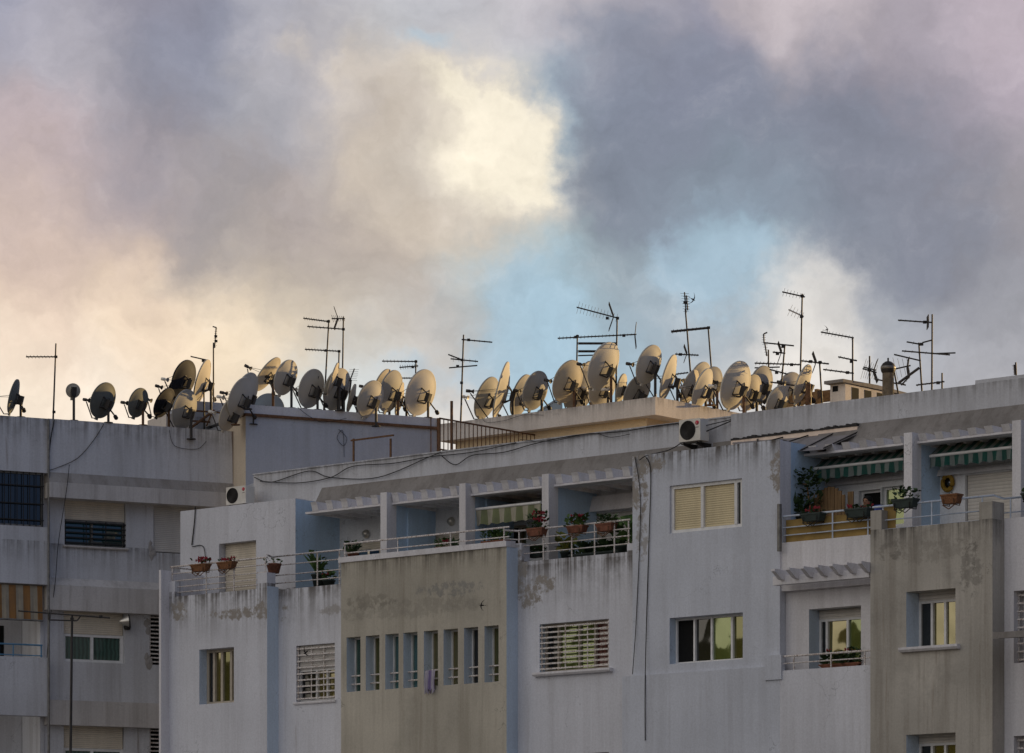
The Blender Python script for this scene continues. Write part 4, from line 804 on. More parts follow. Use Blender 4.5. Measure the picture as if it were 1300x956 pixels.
# ================================================================== aerials
GA = 'television aerials on the rooftops'
def aerial(label, fr, d, mast, booms, zb=None, mr=.022, name='tv_aerial', boommat=None):
    x0, y0, x1, y1 = mast; T = fr.t(x0, d)
    def at(px, py, dy=0): return ray(px, py) * (T + dy) + V((0, 0, EYE))
    lo, hi = at(x0, y0), at(x1, y1)
    if zb is not None and zb < lo.z: lo = hi + (lo - hi) * ((hi.z - zb) / (hi.z - lo.z))
    root = thing(name, lo.copy(), label, 'antenna', GA)
    q = MB(); q.tube(lo, hi, mr * 1.1, mr * .85, 8); q.lathe(lo, Z, [(0, 0), (mr * 3, 0), (mr * 3, .03), (0, .04)], 10); q.build('mast', m_mast, root)
    for b in booms:
        xa, ya, xb, yb, n, ln, kind = b[:7]; p0, p1 = at(xa, ya, b[7] if len(b) > 7 else 0), at(xb, yb, -(b[7] if len(b) > 7 else 0))
        q = MB(); q.tube(p0, p1, .017 if kind != 'B' else .03, seg=8); ax = (p1 - p0).normalized()
        if kind in 'dB': e = V((.10, .99, .0))
        elif kind == 'h': e = V((.80, -.6, -.02))
        elif kind == 'm': e = V((.35, .93, 0))
        else: e = V((0, 0, 1))
        e = (e - ax * e.dot(ax)).normalized()
        if kind == 'v' and abs(ax.z) > .8: e = V((1, .2, 0)).normalized()
        for i in range(n):
            t = (i + .5) / n if n > 1 else .5; c = p0.lerp(p1, t); l_ = ln * (1 - .35 * t) * (1 if i % 3 else 1.1); l_ *= .45 if kind == 'h' else 1; q.tube(c - e * l_ / 2, c + e * l_ / 2, .004 if kind in 'hv' else .006, seg=5)
        if kind == 'V' : pass
        bo_ = q.build('boom', b[8] if len(b) > 8 else m_mast, root)
    return root
def vee(root, px, py, fr, d, x0, size, sgn=-1):   # corner reflector: two small grids opening like a V
    T = fr.t(x0, d); c = ray(px, py) * T + V((0, 0, EYE)); q = MB()
    for u_ in (1, -1):
        tip = c + V((sgn * .35 * size, 0, u_ * size))
        for j in range(5): o_ = V((0, (j - 2) * .09, 0)); q.tube(c + o_, tip + o_, .008, seg=5)
        for t in (.35, .7, 1): e = c.lerp(tip, t); q.tube(e - V((0, .18, 0)), e + V((0, .18, 0)), .008, seg=5)
    q.build('reflector', m_mast, root)
def clamp(root, fr, d, x0, pts):
    T = fr.t(x0, d)
    for px, py in pts:
        c = ray(px, py) * T + V((0, 0, EYE)); q = MB(); q.hexa([c + V((x, y, z)) for z in (-.03, .03) for x, y in ((-.038, -.03), (.038, -.03), (.038, .03), (-.038, .03))]); q.build('junction_box', m_iron, root)
r_ = aerial('leaning mast with one short boom, alone on the grey parapet', L, .2, (67.5, 531, 71, 436), [(33, 453, 73, 453, 9, .5, 'd')], zl_ - .3); clamp(r_, L, .2, 67.5, [(71, 453), (68.5, 523)])
r_ = aerial('pole topped by a thin upright whip of short rods, by the service hut', L, -1.6, (271, 512, 271, 435), [(272.5, 440, 274.5, 416, 8, .10, 'v'), (271, 442, 273.5, 440, 0, 0, 'd'), (270, 414.5, 275, 416, 0, 0, 'd')], zl_); clamp(r_, L, -1.6, 271, [(274, 427), (274.3, 433)])
r_ = aerial('short aerial just above the narrow sunlit dish, its boom tilting down to the right', L, -1.3, (259, 510, 258.5, 456), [(242, 452.5, 262, 457, 6, .5, 'm')], zl_ - .2); clamp(r_, L, -1.3, 259, [(258, 458)])
r_ = aerial('tall aerial, left one of the twin masts, with a single high boom', L, .6, (411, 522, 417.5, 406), [(385, 404, 419, 408.5, 11, .5, 'd')], zp1 - .5); clamp(r_, L, .6, 411, [(417, 408), (414, 445)])
r_ = aerial('tall aerial, right one of the twin masts, with a fan of rods on top', L, .75, (434, 532, 436, 402), [(390, 414.5, 437, 418, 10, .5, 'd'), (421, 404.5, 438, 404.5, 7, 1.0, 'm')], zp1 - .5); vee(r_, 429, 404, L, .75, 434, .28); clamp(r_, L, .75, 434, [(436, 418)])
r_ = aerial('shorter mast between the twin masts with a long level boom', L, .9, (428.5, 523, 430.5, 445), [(387, 443.5, 432, 446, 12, .5, 'd')], zp1 - .3); clamp(r_, L, .9, 428.5, [(430.5, 446)])
r_ = aerial('tiny slanted aerial with bristling rods beside the thin edge-on dish', L, .6, (441, 522, 446, 482), [(444, 484, 450, 468, 7, .35, 'v')], zp1)
r_ = aerial('aerial with three stacked booms behind the large cream dish by the fence', L, .2, (527, 522, 528, 457), [(485, 458.5, 530, 459, 10, .5, 'd'), (507, 466.5, 531, 464.5, 8, .6, 'm'), (509, 480, 527, 480, 6, .4, 'd')], zp1); clamp(r_, L, .2, 527, [(528, 459), (524, 466)])
r_ = aerial('lone mast with crossed spiky booms between the fence and the grey dish', M, -5.6, (585, 533, 588.5, 425), [(586, 431, 625, 434.5, 6, .35, 'd'), (572, 455.5, 607, 459, 5, 1.0, 'h'), (570, 467, 606, 464, 4, .7, 'h'), (569, 450, 587, 457, 2, .3, 'h')], zs1); clamp(r_, M, -5.6, 585, [(595, 431.5), (586.5, 457), (581, 465), (586, 486)])
r_ = aerial('short mast carrying three level rails left of the largest dish', M, -6.0, (732, 475, 733, 425), [(734, 436, 784, 436, 0, 0, 'B'), (734, 446, 786, 446, 0, 0, 'B'), (734, 451.5, 786, 450, 0, 0, 'd')], zs1); clamp(r_, M, -6.0, 732, [(733, 427), (731, 428)])
r_ = aerial('tall mast behind the largest dish, with a drooping rod-lined boom and corner reflector', M, -6.1, (782, 500, 783.5, 402), [(732, 390, 785, 404, 13, .28, 'v'), (708, 429.5, 808, 424.5, 22, .4, 'm')], zs1); vee(r_, 779, 402, M, -6.1, 782, .33); vee(r_, 806, 426, M, -6.1, 782, .30, .3); clamp(r_, M, -6.1, 782, [(784, 404), (792, 426), (771, 404)])
r_ = aerial('slanting mast with an upright ladder of rods on top, beside a flying bird', M, -7.4, (877, 478, 870, 392), [(869, 371, 871, 397, 8, .20, 'v'), (871.5, 375, 873, 394, 6, .16, 'v'), (857, 449.5, 887, 451, 9, .5, 'm'), (855, 475.5, 874, 473, 5, .4, 'd')], zs1); vee(r_, 872, 449, M, -7.4, 877, .2); clamp(r_, M, -7.4, 877, [(864, 450), (869.5, 384)])
r_ = aerial('slightly tilted mast with one thick level boom, right of the rod ladder', M, -7.9, (904, 480, 899, 415), [(852, 421, 901, 416, 10, .5, 'B')], zs1); clamp(r_, M, -7.9, 904, [(899.5, 416)])
r_ = aerial('tallest mast in the group by the chimney, with two short slanting booms', M, -4.0, (1015.5, 505, 1018.5, 373), [(993, 370.5, 1022, 377, 7, .9, 'h', .0), (1001, 393, 1020.5, 402, 5, .9, 'h', .0, m_bright)], zr); clamp(r_, M, -4.0, 1015.5, [(1018.5, 376), (1017.5, 402)])
r_ = aerial('crowded aerial with a hooked reflector loop and long crosswise boom, left of the tallest mast', M, -4.4, (990.5, 505, 996.5, 437), [(969, 435, 1008, 439, 4, .3, 'm'), (981, 447, 997, 448.5, 5, .35, 'm'), (958, 461, 1016, 463, 13, .5, 'd'), (977, 469, 1000, 475, 4, .6, 'h'), (978, 485, 1012, 490, 8, .3, 'd'), (971, 436, 973.5, 452, 5, .12, 'v'), (970, 436, 969.5, 424, 4, .12, 'v'), (969.5, 424, 974, 422, 0, 0, 'd')], zr); vee(r_, 992, 447, M, -4.4, 990.5, .22); clamp(r_, M, -4.4, 990.5, [(994, 440), (987, 449), (1005, 463), (986, 473)])
r_ = aerial('stubby mast behind the shadowed grey dish', M, -5.2, (976, 490, 975.5, 444), [(958, 467, 990, 466, 4, .4, 'h')], zr)
r_ = aerial('low aerial with a corner reflector between the tallest mast and the chimney', M, -3.6, (1043, 500, 1040.5, 460), [(1017, 458, 1052.5, 462, 9, .4, 'd')], zr); vee(r_, 1036, 460, M, -3.6, 1043, .22); clamp(r_, M, -3.6, 1043, [(1041, 460), (1029, 459)])
r_ = aerial('gallows-shaped aerial over the chimney with a bird above its boom end', M, -4.4, (1082.5, 490, 1082.5, 428), [(1042, 421.5, 1084, 429, 10, .7, 'h'), (1064, 453, 1088, 458, 5, .6, 'm'), (1045, 469, 1084, 474, 6, .4, 'd')], zr); clamp(r_, M, -4.4, 1082.5, [(1081, 459), (1076, 473)])
r_ = aerial('stub mast with a bunched fan of rods right of the chimney', M, -4.0, (1104, 505, 1104, 452), [(1095, 468, 1113, 473, 7, .45, 'v'), (1096, 466, 1112, 470, 4, .5, 'h')], zr); vee(r_, 1109, 471, M, -4.0, 1104, .25, 1); clamp(r_, M, -4.0, 1104, [(1104, 470)])
r_ = aerial('tall straight mast right of the ball-topped flue, with a high arm and long spiked boom', M, -3.6, (1183, 505, 1183.5, 399), [(1140, 406.5, 1184, 409.5, 7, .25, 'd'), (1145, 445.5, 1206, 450.5, 7, .55, 'h'), (1171, 435, 1184, 431.5, 0, 0, 'd'), (1185, 449, 1213, 448, 2, .8, 'h')], zr); vee(r_, 1178, 409, M, -3.6, 1183, .14, -.1); clamp(r_, M, -3.6, 1183, [(1174, 409)])
r_ = aerial('leaning mast braced by a slanting strut, touching the tall straight mast', M, -3.8, (1171, 505, 1166.5, 435), [(1135, 450, 1169, 458, 7, .3, 'm'), (1141, 486, 1167, 467, 0, 0, 'B'), (1151, 434, 1168, 437, 1, .5, 'h'), (1144, 489, 1155, 478, 3, .3, 'h')], zr); clamp(r_, M, -3.8, 1171, [(1170, 437)])
r_ = aerial('leaning aerial with a skewed boom right against the ball-topped flue', M, -3.7, (1142, 508, 1134.5, 468), [(1134, 469, 1156, 464, 4, .5, 'v'), (1110, 481, 1138, 487, 3, .4, 'h'), (1138, 486, 1150, 489, 2, .4, 'd')], zr); vee(r_, 1152, 466, M, -3.7, 1142, .2, .4)
r_ = aerial('small mast low on the attic wall with one level boom to its left', M, -3.0, (1196, 500, 1196, 473.5), [(1163, 489, 1199, 484.5, 7, .3, 'd')], zr); clamp(r_, M, -3.0, 1196, [(1191, 486)])
r_ = aerial('tiny bristly whip by itself at the far right roof end', M, -3.0, (1290.5, 486, 1289.5, 460), [(1287.5, 463, 1288.5, 476, 7, .10, 'v')], zr)
# aerial on the low annex in front of the grey block
AX = thing('annex', L.w(3, 12, 0), 'low flat-roofed annex at the foot of the grey block', 'building')
q = MB(); q.fbox(L, -8, 4, 8, 14, 0, 5.2); q.build('wall', m_left, AX); q = MB(); q.fbox(L, -8.1, 4.1, 7.9, 14.1, 5.2, 5.6); q.build('parapet', m_ledge, AX)
r_ = aerial('black mast with a long thin boom and hanging loop in front of the lower shutters', L, 11, (89.5, 960, 91.5, 781), [(23, 775.5, 140, 784.5, 16, .3, 'd'), (62, 787, 98, 788, 0, 0, 'd'), (62, 777.5, 62, 787, 0, 0, 'd'), (98, 788, 103, 781, 0, 0, 'd')], 5.6, .032); clamp(r_, L, 11, 90, [(91.5, 786), (128, 783)])

# ================================================================== air conditioners
def aircon(px0, py0, px1, py1, fr, d, label, zfoot=None, brackets=True):
    o = op(fr, px0, py0, px1, py1, d); s0, s1, z0, z1 = o
    root = thing('air_conditioner', fr.w((s0 + s1) / 2, d - .3, z0), label, 'air conditioner', 'outdoor air conditioning units')
    q = MB(); q.fbox(fr, s0, s1, d - .32, d, z0, z1); q.build('casing', m_ac, root)
    hz = (z1 - z0); c = fr.w(s0 + hz * .50, d + .001, z0 + hz * .5)
    q = MB(); q.lathe(c, fr.n, [(0, .004), (hz * .40, .004), (hz * .42, .02), (hz * .44, .004), (hz * .44, 0)], 32)
    for i in range(1, 7): q.lathe(c, fr.n, [(hz * .065 * i, .012), (hz * .065 * i + .006, .018), (hz * .065 * i + .012, .012)], 28)
    q.build('fan_grille', m_iron, root)
    q = MB(); q.lathe(fr.w(s1 - hz * .18, d + .001, z1 - hz * .2), fr.n, [(0, .006), (hz * .10, .006), (hz * .10, 0)], 20); lg_ = q.build('logo', m_lg, root)
    q = MB(); c = fr.w(s1 - hz * .18, d + .008, z1 - hz * .2)      # the letters inside the round badge
    q.fbox(fr, s1 - hz * .215, s1 - hz * .205, d + .007, d + .01, z1 - hz * .24, z1 - hz * .16); q.fbox(fr, s1 - hz * .205, s1 - hz * .16, d + .007, d + .01, z1 - hz * .24, z1 - hz * .23); q.build('emblem', m_ac, lg_)
    q = MB(); q.fbox(fr, s1 - hz * .27, s1 - hz * .09, d + .001, d + .003, z1 - hz * .42, z1 - hz * .385); q.build('lettering', m_gal, root)
    if brackets:
        q = MB()
        for s_ in (s0 + .12, s1 - .12): q.prism(fr, s_ - .02, s_ + .02, [(d - .55, z0 - .02), (d - .0, z0 - .02), (d - .0, z0 - .07), (d - .5, z0 - .16), (d - .55, z0 - .3)])
        q.fbox(fr, s0 + .02, s1 - .02, d - .1, d - .05, z0 - .05, z0 - .021)
    else:
        q = MB()
        for s_ in (s0 + .1, s1 - .1): q.fbox(fr, s_ - .03, s_ + .03, d - .3, d - .02, zfoot, z0)
    q.build('bracket', m_iron, root)
aircon(862, 532, 889, 560, M, -1.2, 'ivory air conditioner with a red badge bracketed on the pale parapet below the dishes')
aircon(287, 617.5, 312, 640, M, -1.1, 'shaded air conditioner sitting on the roof edge above the shuttered terrace door', zA - .02, False)

# ================================================================== plants
def leaves(q, c, rx, rz, n, size, up=.4, flat=False):
    for i in range(n):
        a = random.uniform(0, 6.283); r = math.sqrt(random.random()); p = c + V((math.cos(a) * r * rx, math.sin(a) * r * rx * .6, random.random() * rz))
        dr = V((math.cos(a) * random.uniform(.3, 1), math.sin(a), random.uniform(-.3, 1) + up)).normalized(); sd_ = dr.cross(V((random.random() - .5, random.random() - .5, 1))).normalized()
        l_ = size * random.uniform(.6, 1.3); w_ = l_ * random.uniform(.28, .45)
        q.add([p, p + dr * l_ * .5 + sd_ * w_, p + dr * l_ - Z * l_ * .15, p + dr * l_ * .5 - sd_ * w_], [(0, 1, 2, 3)])
def spikes(q, c, n, ln, w=.035, spread=.6):
    for i in range(n):
        a = random.uniform(0, 6.283); e = V((math.cos(a) * spread, math.sin(a) * spread, 1)).normalized(); l_ = ln * random.uniform(.6, 1.1); sd_ = e.cross(V((.2, -1, .1))).normalized() * w
        m_ = c + e * l_ * .55; t_ = c + e * l_ + V((e.x, e.y, 0)) * l_ * .25
        q.add([c - sd_ * .5, c + sd_ * .5, m_ + sd_, t_, m_ - sd_], [(0, 1, 2, 3, 4)])
GP = 'potted plants on the balconies'
def planter(label, fr, x0, y0, x1, y1, d, dep, mat, plant, taper=.82, rnd=False, rack=None):
    """box or round pot between these bearings; plant = (rise, leaf size, count, material, flowers, spiky)"""
    o = op(fr, x0, y0, x1, y1, d); s0, s1, z0, z1 = o; sm_, hw = (s0 + s1) / 2, (s1 - s0) / 2
    root = thing('potted_plant', fr.w(sm_, d - dep / 2, z0), label, 'potted plant', GP); q = MB()
    if rnd: q.lathe(fr.w(sm_, d - hw, z0), Z, [(0, 0), (hw * .7, 0), (hw * .96, (z1 - z0) * .85), (hw * 1.06, (z1 - z0) * .86), (hw * 1.06, z1 - z0), (hw * .9, z1 - z0), (hw * .85, (z1 - z0) * .9), (0, (z1 - z0) * .9)], 20)
    else:
        pts = [fr.w(sm_ + a * hw * (taper if zz == z0 else 1), d - dep / 2 + b_ * dep / 2 * (taper if zz == z0 else 1), zz) for zz in (z0, z1 - .03) for a, b_ in ((-1, 1), (1, 1), (1, -1), (-1, -1))]
        q.hexa(pts); q.fbox(fr, s0 - .012, s1 + .012, d - dep - .012, d + .012, z1 - .035, z1)
    q.build('pot', mat, root)
    rise, size, n, lm, fl, spk = plant; c = fr.w(sm_, d - dep / 2, z1 - .02); q = MB()
    if spk: spikes(q, c, spk, rise, .04)
    cnt = max(1, round(hw / .14)) if not rnd else 1
    for i in range(cnt):
        cc = fr.w(s0 + (s1 - s0) * (i + .5) / cnt, d - dep / 2, z1 - .02); leaves(q, cc, max(.14, hw / cnt * 1.15), rise * random.uniform(.7, 1.1), max(3, n // cnt), size)
    q.build('plant', lm, root, fix=False)
    if fl:
        q = MB()
        for i in range(fl):
            p = c + fr.u * random.uniform(-hw, hw) * .9 + fr.n * random.uniform(-dep, dep) * .5 + Z * rise * random.uniform(.5, 1.15)
            for j in range(5): a = 1.256 * j; e = V((math.cos(a), math.sin(a) * .5, .4 * math.sin(a))); q.add([p, p + e * .05 + Z * .03, p + e * .07, p + e * .05 - Z * .03], [(0, 1, 2, 3)])
            if fl < 8: q.build('flower', m_red, root, fix=False); q = MB()
        if fl >= 8: q.build('flower', m_red, root, fix=False)
    if rack is not None:
        q = MB()
        for s_ in (s0 + .08, s1 - .08): q.path([fr.w(s_, d - dep, z1), fr.w(s_, d - dep, z0 - .03), fr.w(s_, d + .01, z0 - .03), fr.w(s_, d + .02, z0 + .1)], .012)
        q.path([fr.w(s0 + .05, d, z0 - .03), fr.w(s0 + .2, d, z0 - .12), fr.w(s0 + .35, d, z0 - .03)], .01); q.path([fr.w(s1 - .35, d, z0 - .03), fr.w(s1 - .2, d, z0 - .12), fr.w(s1 - .05, d, z0 - .03)], .01)
        q.build('hanger', m_iron if rack else m_rust, root)
planter('wicker box of red flowers hung at the left of the terrace rail', M, 241.5, 716, 261, 725, .45, .2, m_wicker, (.16, .09, 40, m_leafd, 10, 0), rack=0)
planter('wicker box of red flowers hung in front of the shuttered terrace door', M, 275, 713, 294, 722, .45, .2, m_wicker, (.12, .08, 34, m_leafd, 7, 0), rack=0)
planter('terracotta pot at the terrace rail corner pier', M, 334, 715, 348, 727, .18, .26, m_terra, (.12, .09, 24, m_leaf, 0, 0), rnd=True)
planter('tall spiky palm-like plant behind the terrace rail', M, 391, 728, 406, 745, -.5, .3, m_pgreen, (.62, .16, 20, m_leaf, 0, 14), rnd=True)
planter('small green plant with one red bloom next to the spiky plant', M, 406, 736, 418, 745, -.5, .25, m_pgreen, (.22, .12, 40, m_leaf, 2, 0), rnd=True)
planter('bushy plant in a terracotta pot at the left end of the cement box rail', M, 438, 702, 450, 712, .2, .25, m_terra, (.28, .15, 60, m_leafd, 0, 8), rnd=True)
planter('terracotta trough with one red flower under the second shuttered balcony door', M, 552, 694, 569, 700.5, .2, .22, m_terra, (.2, .12, 60, m_leaf, 3, 0))
planter('little round pot with a sprig beside the terracotta trough', M, 570, 693, 576, 699, .2, .14, m_terra, (.28, .09, 18, m_leafd, 0, 3), rnd=True)
planter('long row of grassy plants in clay troughs under the olive awning', M, 611, 686, 639, 692, .15, .25, m_terra, (.26, .12, 150, m_leaf, 0, 12))
planter('terracotta trough of tall red geraniums right of the olive awning', M, 668, 670, 688, 680, .02, .22, m_terra, (.36, .11, 120, m_leafd, 12, 0), rack=0)
planter('terracotta trough of red geraniums at the rail by the blue side wall', M, 719, 667, 739, 676, .02, .22, m_terra, (.26, .13, 90, m_leaf, 6, 0), rack=0)
planter('terracotta trough of trailing green under the cream shutter box', M, 756, 664, 776, 674, .02, .22, m_terra, (.22, .12, 80, m_leafd, 0, 0), rack=0)
planter('yellowing leafy plant at floor level behind the lower rail', M, 708, 700, 720, 712, -.5, .3, m_pgreen, (.45, .26, 16, m_leafy, 0, 8), rnd=True)
planter('wide mass of dark low plants on the balcony floor behind the rail', M, 722, 701, 785, 709, -.45, .5, m_pgreen, (.24, .2, 240, m_leafd, 0, 10))
planter('big broad-leaved plant at the right end of the balcony rail', M, 777, 692, 793, 704, -.4, .35, m_pgreen, (.5, .48, 16, m_leaf, 0, 0), rnd=True)
planter('small plants with a red bloom at the corner of the cement box', M, 666, 700, 684, 707, -.4, .3, m_pgreen, (.16, .14, 60, m_leafd, 1, 0))
planter('dark green trough with red flowers on the rail in front of the plank screen', M, 1016, 651, 1041, 661, .22, .24, m_pgreen, (.14, .10, 40, m_leafd, 5, 0), rack=1)
planter('dark green trough with one red flower on the rail below the doorway', M, 1072, 645, 1101, 656, .22, .24, m_pgreen, (.10, .10, 30, m_leafd, 5, 0), rack=1)
planter('dark green trough of small shrubs on the cement box rail', M, 1132, 633, 1159, 644, .62, .24, m_pgreen, (.22, .12, 70, m_leafd, 0, 0), rack=1)
planter('brown wicker trough on the rail beneath the yellow wreath', M, 1194, 627, 1215, 639, .62, .22, m_wicker, (.05, .06, 12, m_leafd, 0, 0), rack=0)
planter('dark trough hung at the far right end of the rail', M, 1296, 625, 1318, 634, .0, .22, m_pgreen, (.15, .1, 40, m_leafd, 0, 0), rack=1)
planter('low red-potted greenery along the small lower balcony door', M, 1040, 842, 1090, 848, -.02, .2, m_terra, (.30, .14, 160, m_leafd, 3, 6))
# climbing shrub in the right balcony: a stem, an arching branch and a loose crown
t0 = M.pt(1030, 664, -.55); root = thing('climbing_shrub', t0, 'tall straggly climbing shrub in front of the blue balcony side wall', 'shrub')
q = MB(); p1_ = M.pt(1028, 640, -.6); p2_ = M.pt(1024, 615, -.7); p3_ = M.pt(1005, 612, -.8); p4_ = M.pt(999, 625, -.8)
q.path([t0, p1_, p2_, p3_, p4_], .03, 6, .01); q.path([p4_, M.pt(1001, 640, -.8), M.pt(1008, 655, -.8)], .008, 5); q.path([p1_, M.pt(1036, 625, -.7)], .02, 6, .01); q.build('stem', m_wood, root)
q = MB()
for px, py, r in ((1001, 613, .22), (1008, 608, .25), (1017, 611, .3), (1024, 608, .26), (1030, 612, .24), (1026, 622, .28), (1029, 634, .26), (1020, 620, .22), (1030, 645, .2), (1038, 618, .2)): leaves(q, M.pt(px, py, -.65), r, r * .9, 30, .12, .1)
q.build('foliage', m_leafd, root, fix=False)
planter('spiky agave-like plant in the corner of the blue balcony', M, 995, 652, 1010, 660, -.4, .35, m_pgreen, (.55, .1, 6, m_leafd, 0, 14), rnd=True)
planter('leafy pot plant between the agave and the climbing shrub', M, 1009, 650, 1020, 660, -.4, .35, m_pgreen, (.4, .16, 40, m_leafd, 0, 6), rnd=True)

# ================================================================== other balcony things
t0 = M.w(M.s(1055, -.9), -.9, zfr - .62); root = thing('plank_screen', t0, 'brown wooden plank screen with an arched top on the right balcony', 'screen')
q = MB(); sa, sb_ = M.s(1033, -.9), M.s(1073, -.9); n = 9
for i in range(n):
    a = sa + (sb_ - sa) * i / n; e = a + (sb_ - sa) / n - .012; tt = (i + .5) / n * 2 - 1; q.fbox(M, a, e, -.93, -.9 + .004 * (i % 2), zfr - .62, M.z(1053, 626, -.9) + .26 * (1 - tt * tt) - .12)
q.build('plank', m_wood, root)
q = MB(); q.fbox(M, M.s(1076, -1), M.s(1083, -1), -1.03, -1, zfr - .62, M.z(1079, 624, -1)); q.build('end_board', m_wood, root)
c = M.pt(1203, 613, bdr + .06); root = thing('wreath', c - Z * .17, 'oval yellow straw wreath on the pale balcony wall', 'wreath')
q = MB(); P_ = [c + (M.u * math.cos(t * 6.283 / 28) * .125 + Z * math.sin(t * 6.283 / 28) * .155) for t in range(29)]; q.path(P_, .05, 8); q.build('ring', simple('straw', (.34, .20, .03), .85, var=.5, scale=25), root)
q = MB(); q.lathe(c - M.n * .03, M.n, [(0, 0), (.11, 0), (.11, .01), (0, .012)], 20); q.build('mirror', m_gd, root)
# laundry over the narrow windows
q = MB(); s0, s1 = M.s(540.5, .42), M.s(553.5, .42); zt = M.z(547, 851, .42); n = 26; vs = []
for i in range(n + 1):
    s_ = s0 + (s1 - s0) * i / n; wv = .03 * math.sin(i * 1.3) + .01 * random.random(); vs += [M.w(s_, .44 + wv * .3, zt), M.w(s_, .46 + wv, zt - .28), M.w(s_, .45 + wv * 1.2, zt - .5 - .06 * math.sin(i))]
q.add(vs, [f for i in range(n) for f in ((3 * i, 3 * i + 3, 3 * i + 4, 3 * i + 1), (3 * i + 1, 3 * i + 4, 3 * i + 5, 3 * i + 2))], True)
lm_ = stripes('lilac_and_white_cloth', M, ((.50, .46, .52), (.25, .2, .36)), .21); o = q.build('laundry', lm_, None, fix=False); o['label'] = 'lilac and white cloth hung out of a narrow window of the cement box'; o['category'] = 'laundry'
q = MB(); a = M.pt(1114, 644, .12); q.fbox(M, M.s(1110, .3), M.s(1118, .3), .0, .3, M.z(1114, 647.5, .3), M.z(1114, 641, .3)); o = q.build('folded_cloth', simple('blue_cloth', (.06, .09, .30), .9, var=.5, scale=14), None); o['label'] = 'blue folded cloth on the pier beside the person at the doorway'; o['category'] = 'cloth'
q = MB(); c = M.pt(456, 710, .1); o = None
root = thing('crate', M.w(M.s(463, .1), .1, ztg + .13), 'low dark teal crate behind the cement box rail', 'crate'); q.fbox(M, M.s(456, .1), M.s(469, .1), -.25, .1, ztg + .13, ztg + .30); q.build('body', m_teal, root)
q = MB(); q.fbox(M, M.s(467, .1), M.s(469.5, .1), .101, .106, ztg + .17, ztg + .27); q.build('clasp', m_bright, root)
root = thing('floodlight', L.pt(163, 797, .05), 'silver floodlight with a black bracket on the grey wall beside the lower shutter', 'lamp')
q = MB(); c = L.pt(157, 789, .22); ax = (L.u * .96 + Z * .1 + L.n * .25).normalized(); q.lathe(c - ax * .14, ax, [(0, 0), (.04, .0), (.07, .08), (.15, .26), (.155, .28)], 20); q.build('hood', m_bright, root)
q = MB(); q.lathe(c - ax * .14, ax, [(.156, .26), (.175, .285), (.165, .30), (0, .29)], 20); q.build('lens', m_iron, root)
q = MB(); q.lathe(L.pt(161.5, 797, .15), Z, [(0, -.06), (.08, -.05), (.1, .03), (.05, .09), (0, .1)], 14); q.tube(L.pt(162, 797, 0), L.pt(161.5, 797, .15), .04); q.build('mount', m_iron, root)

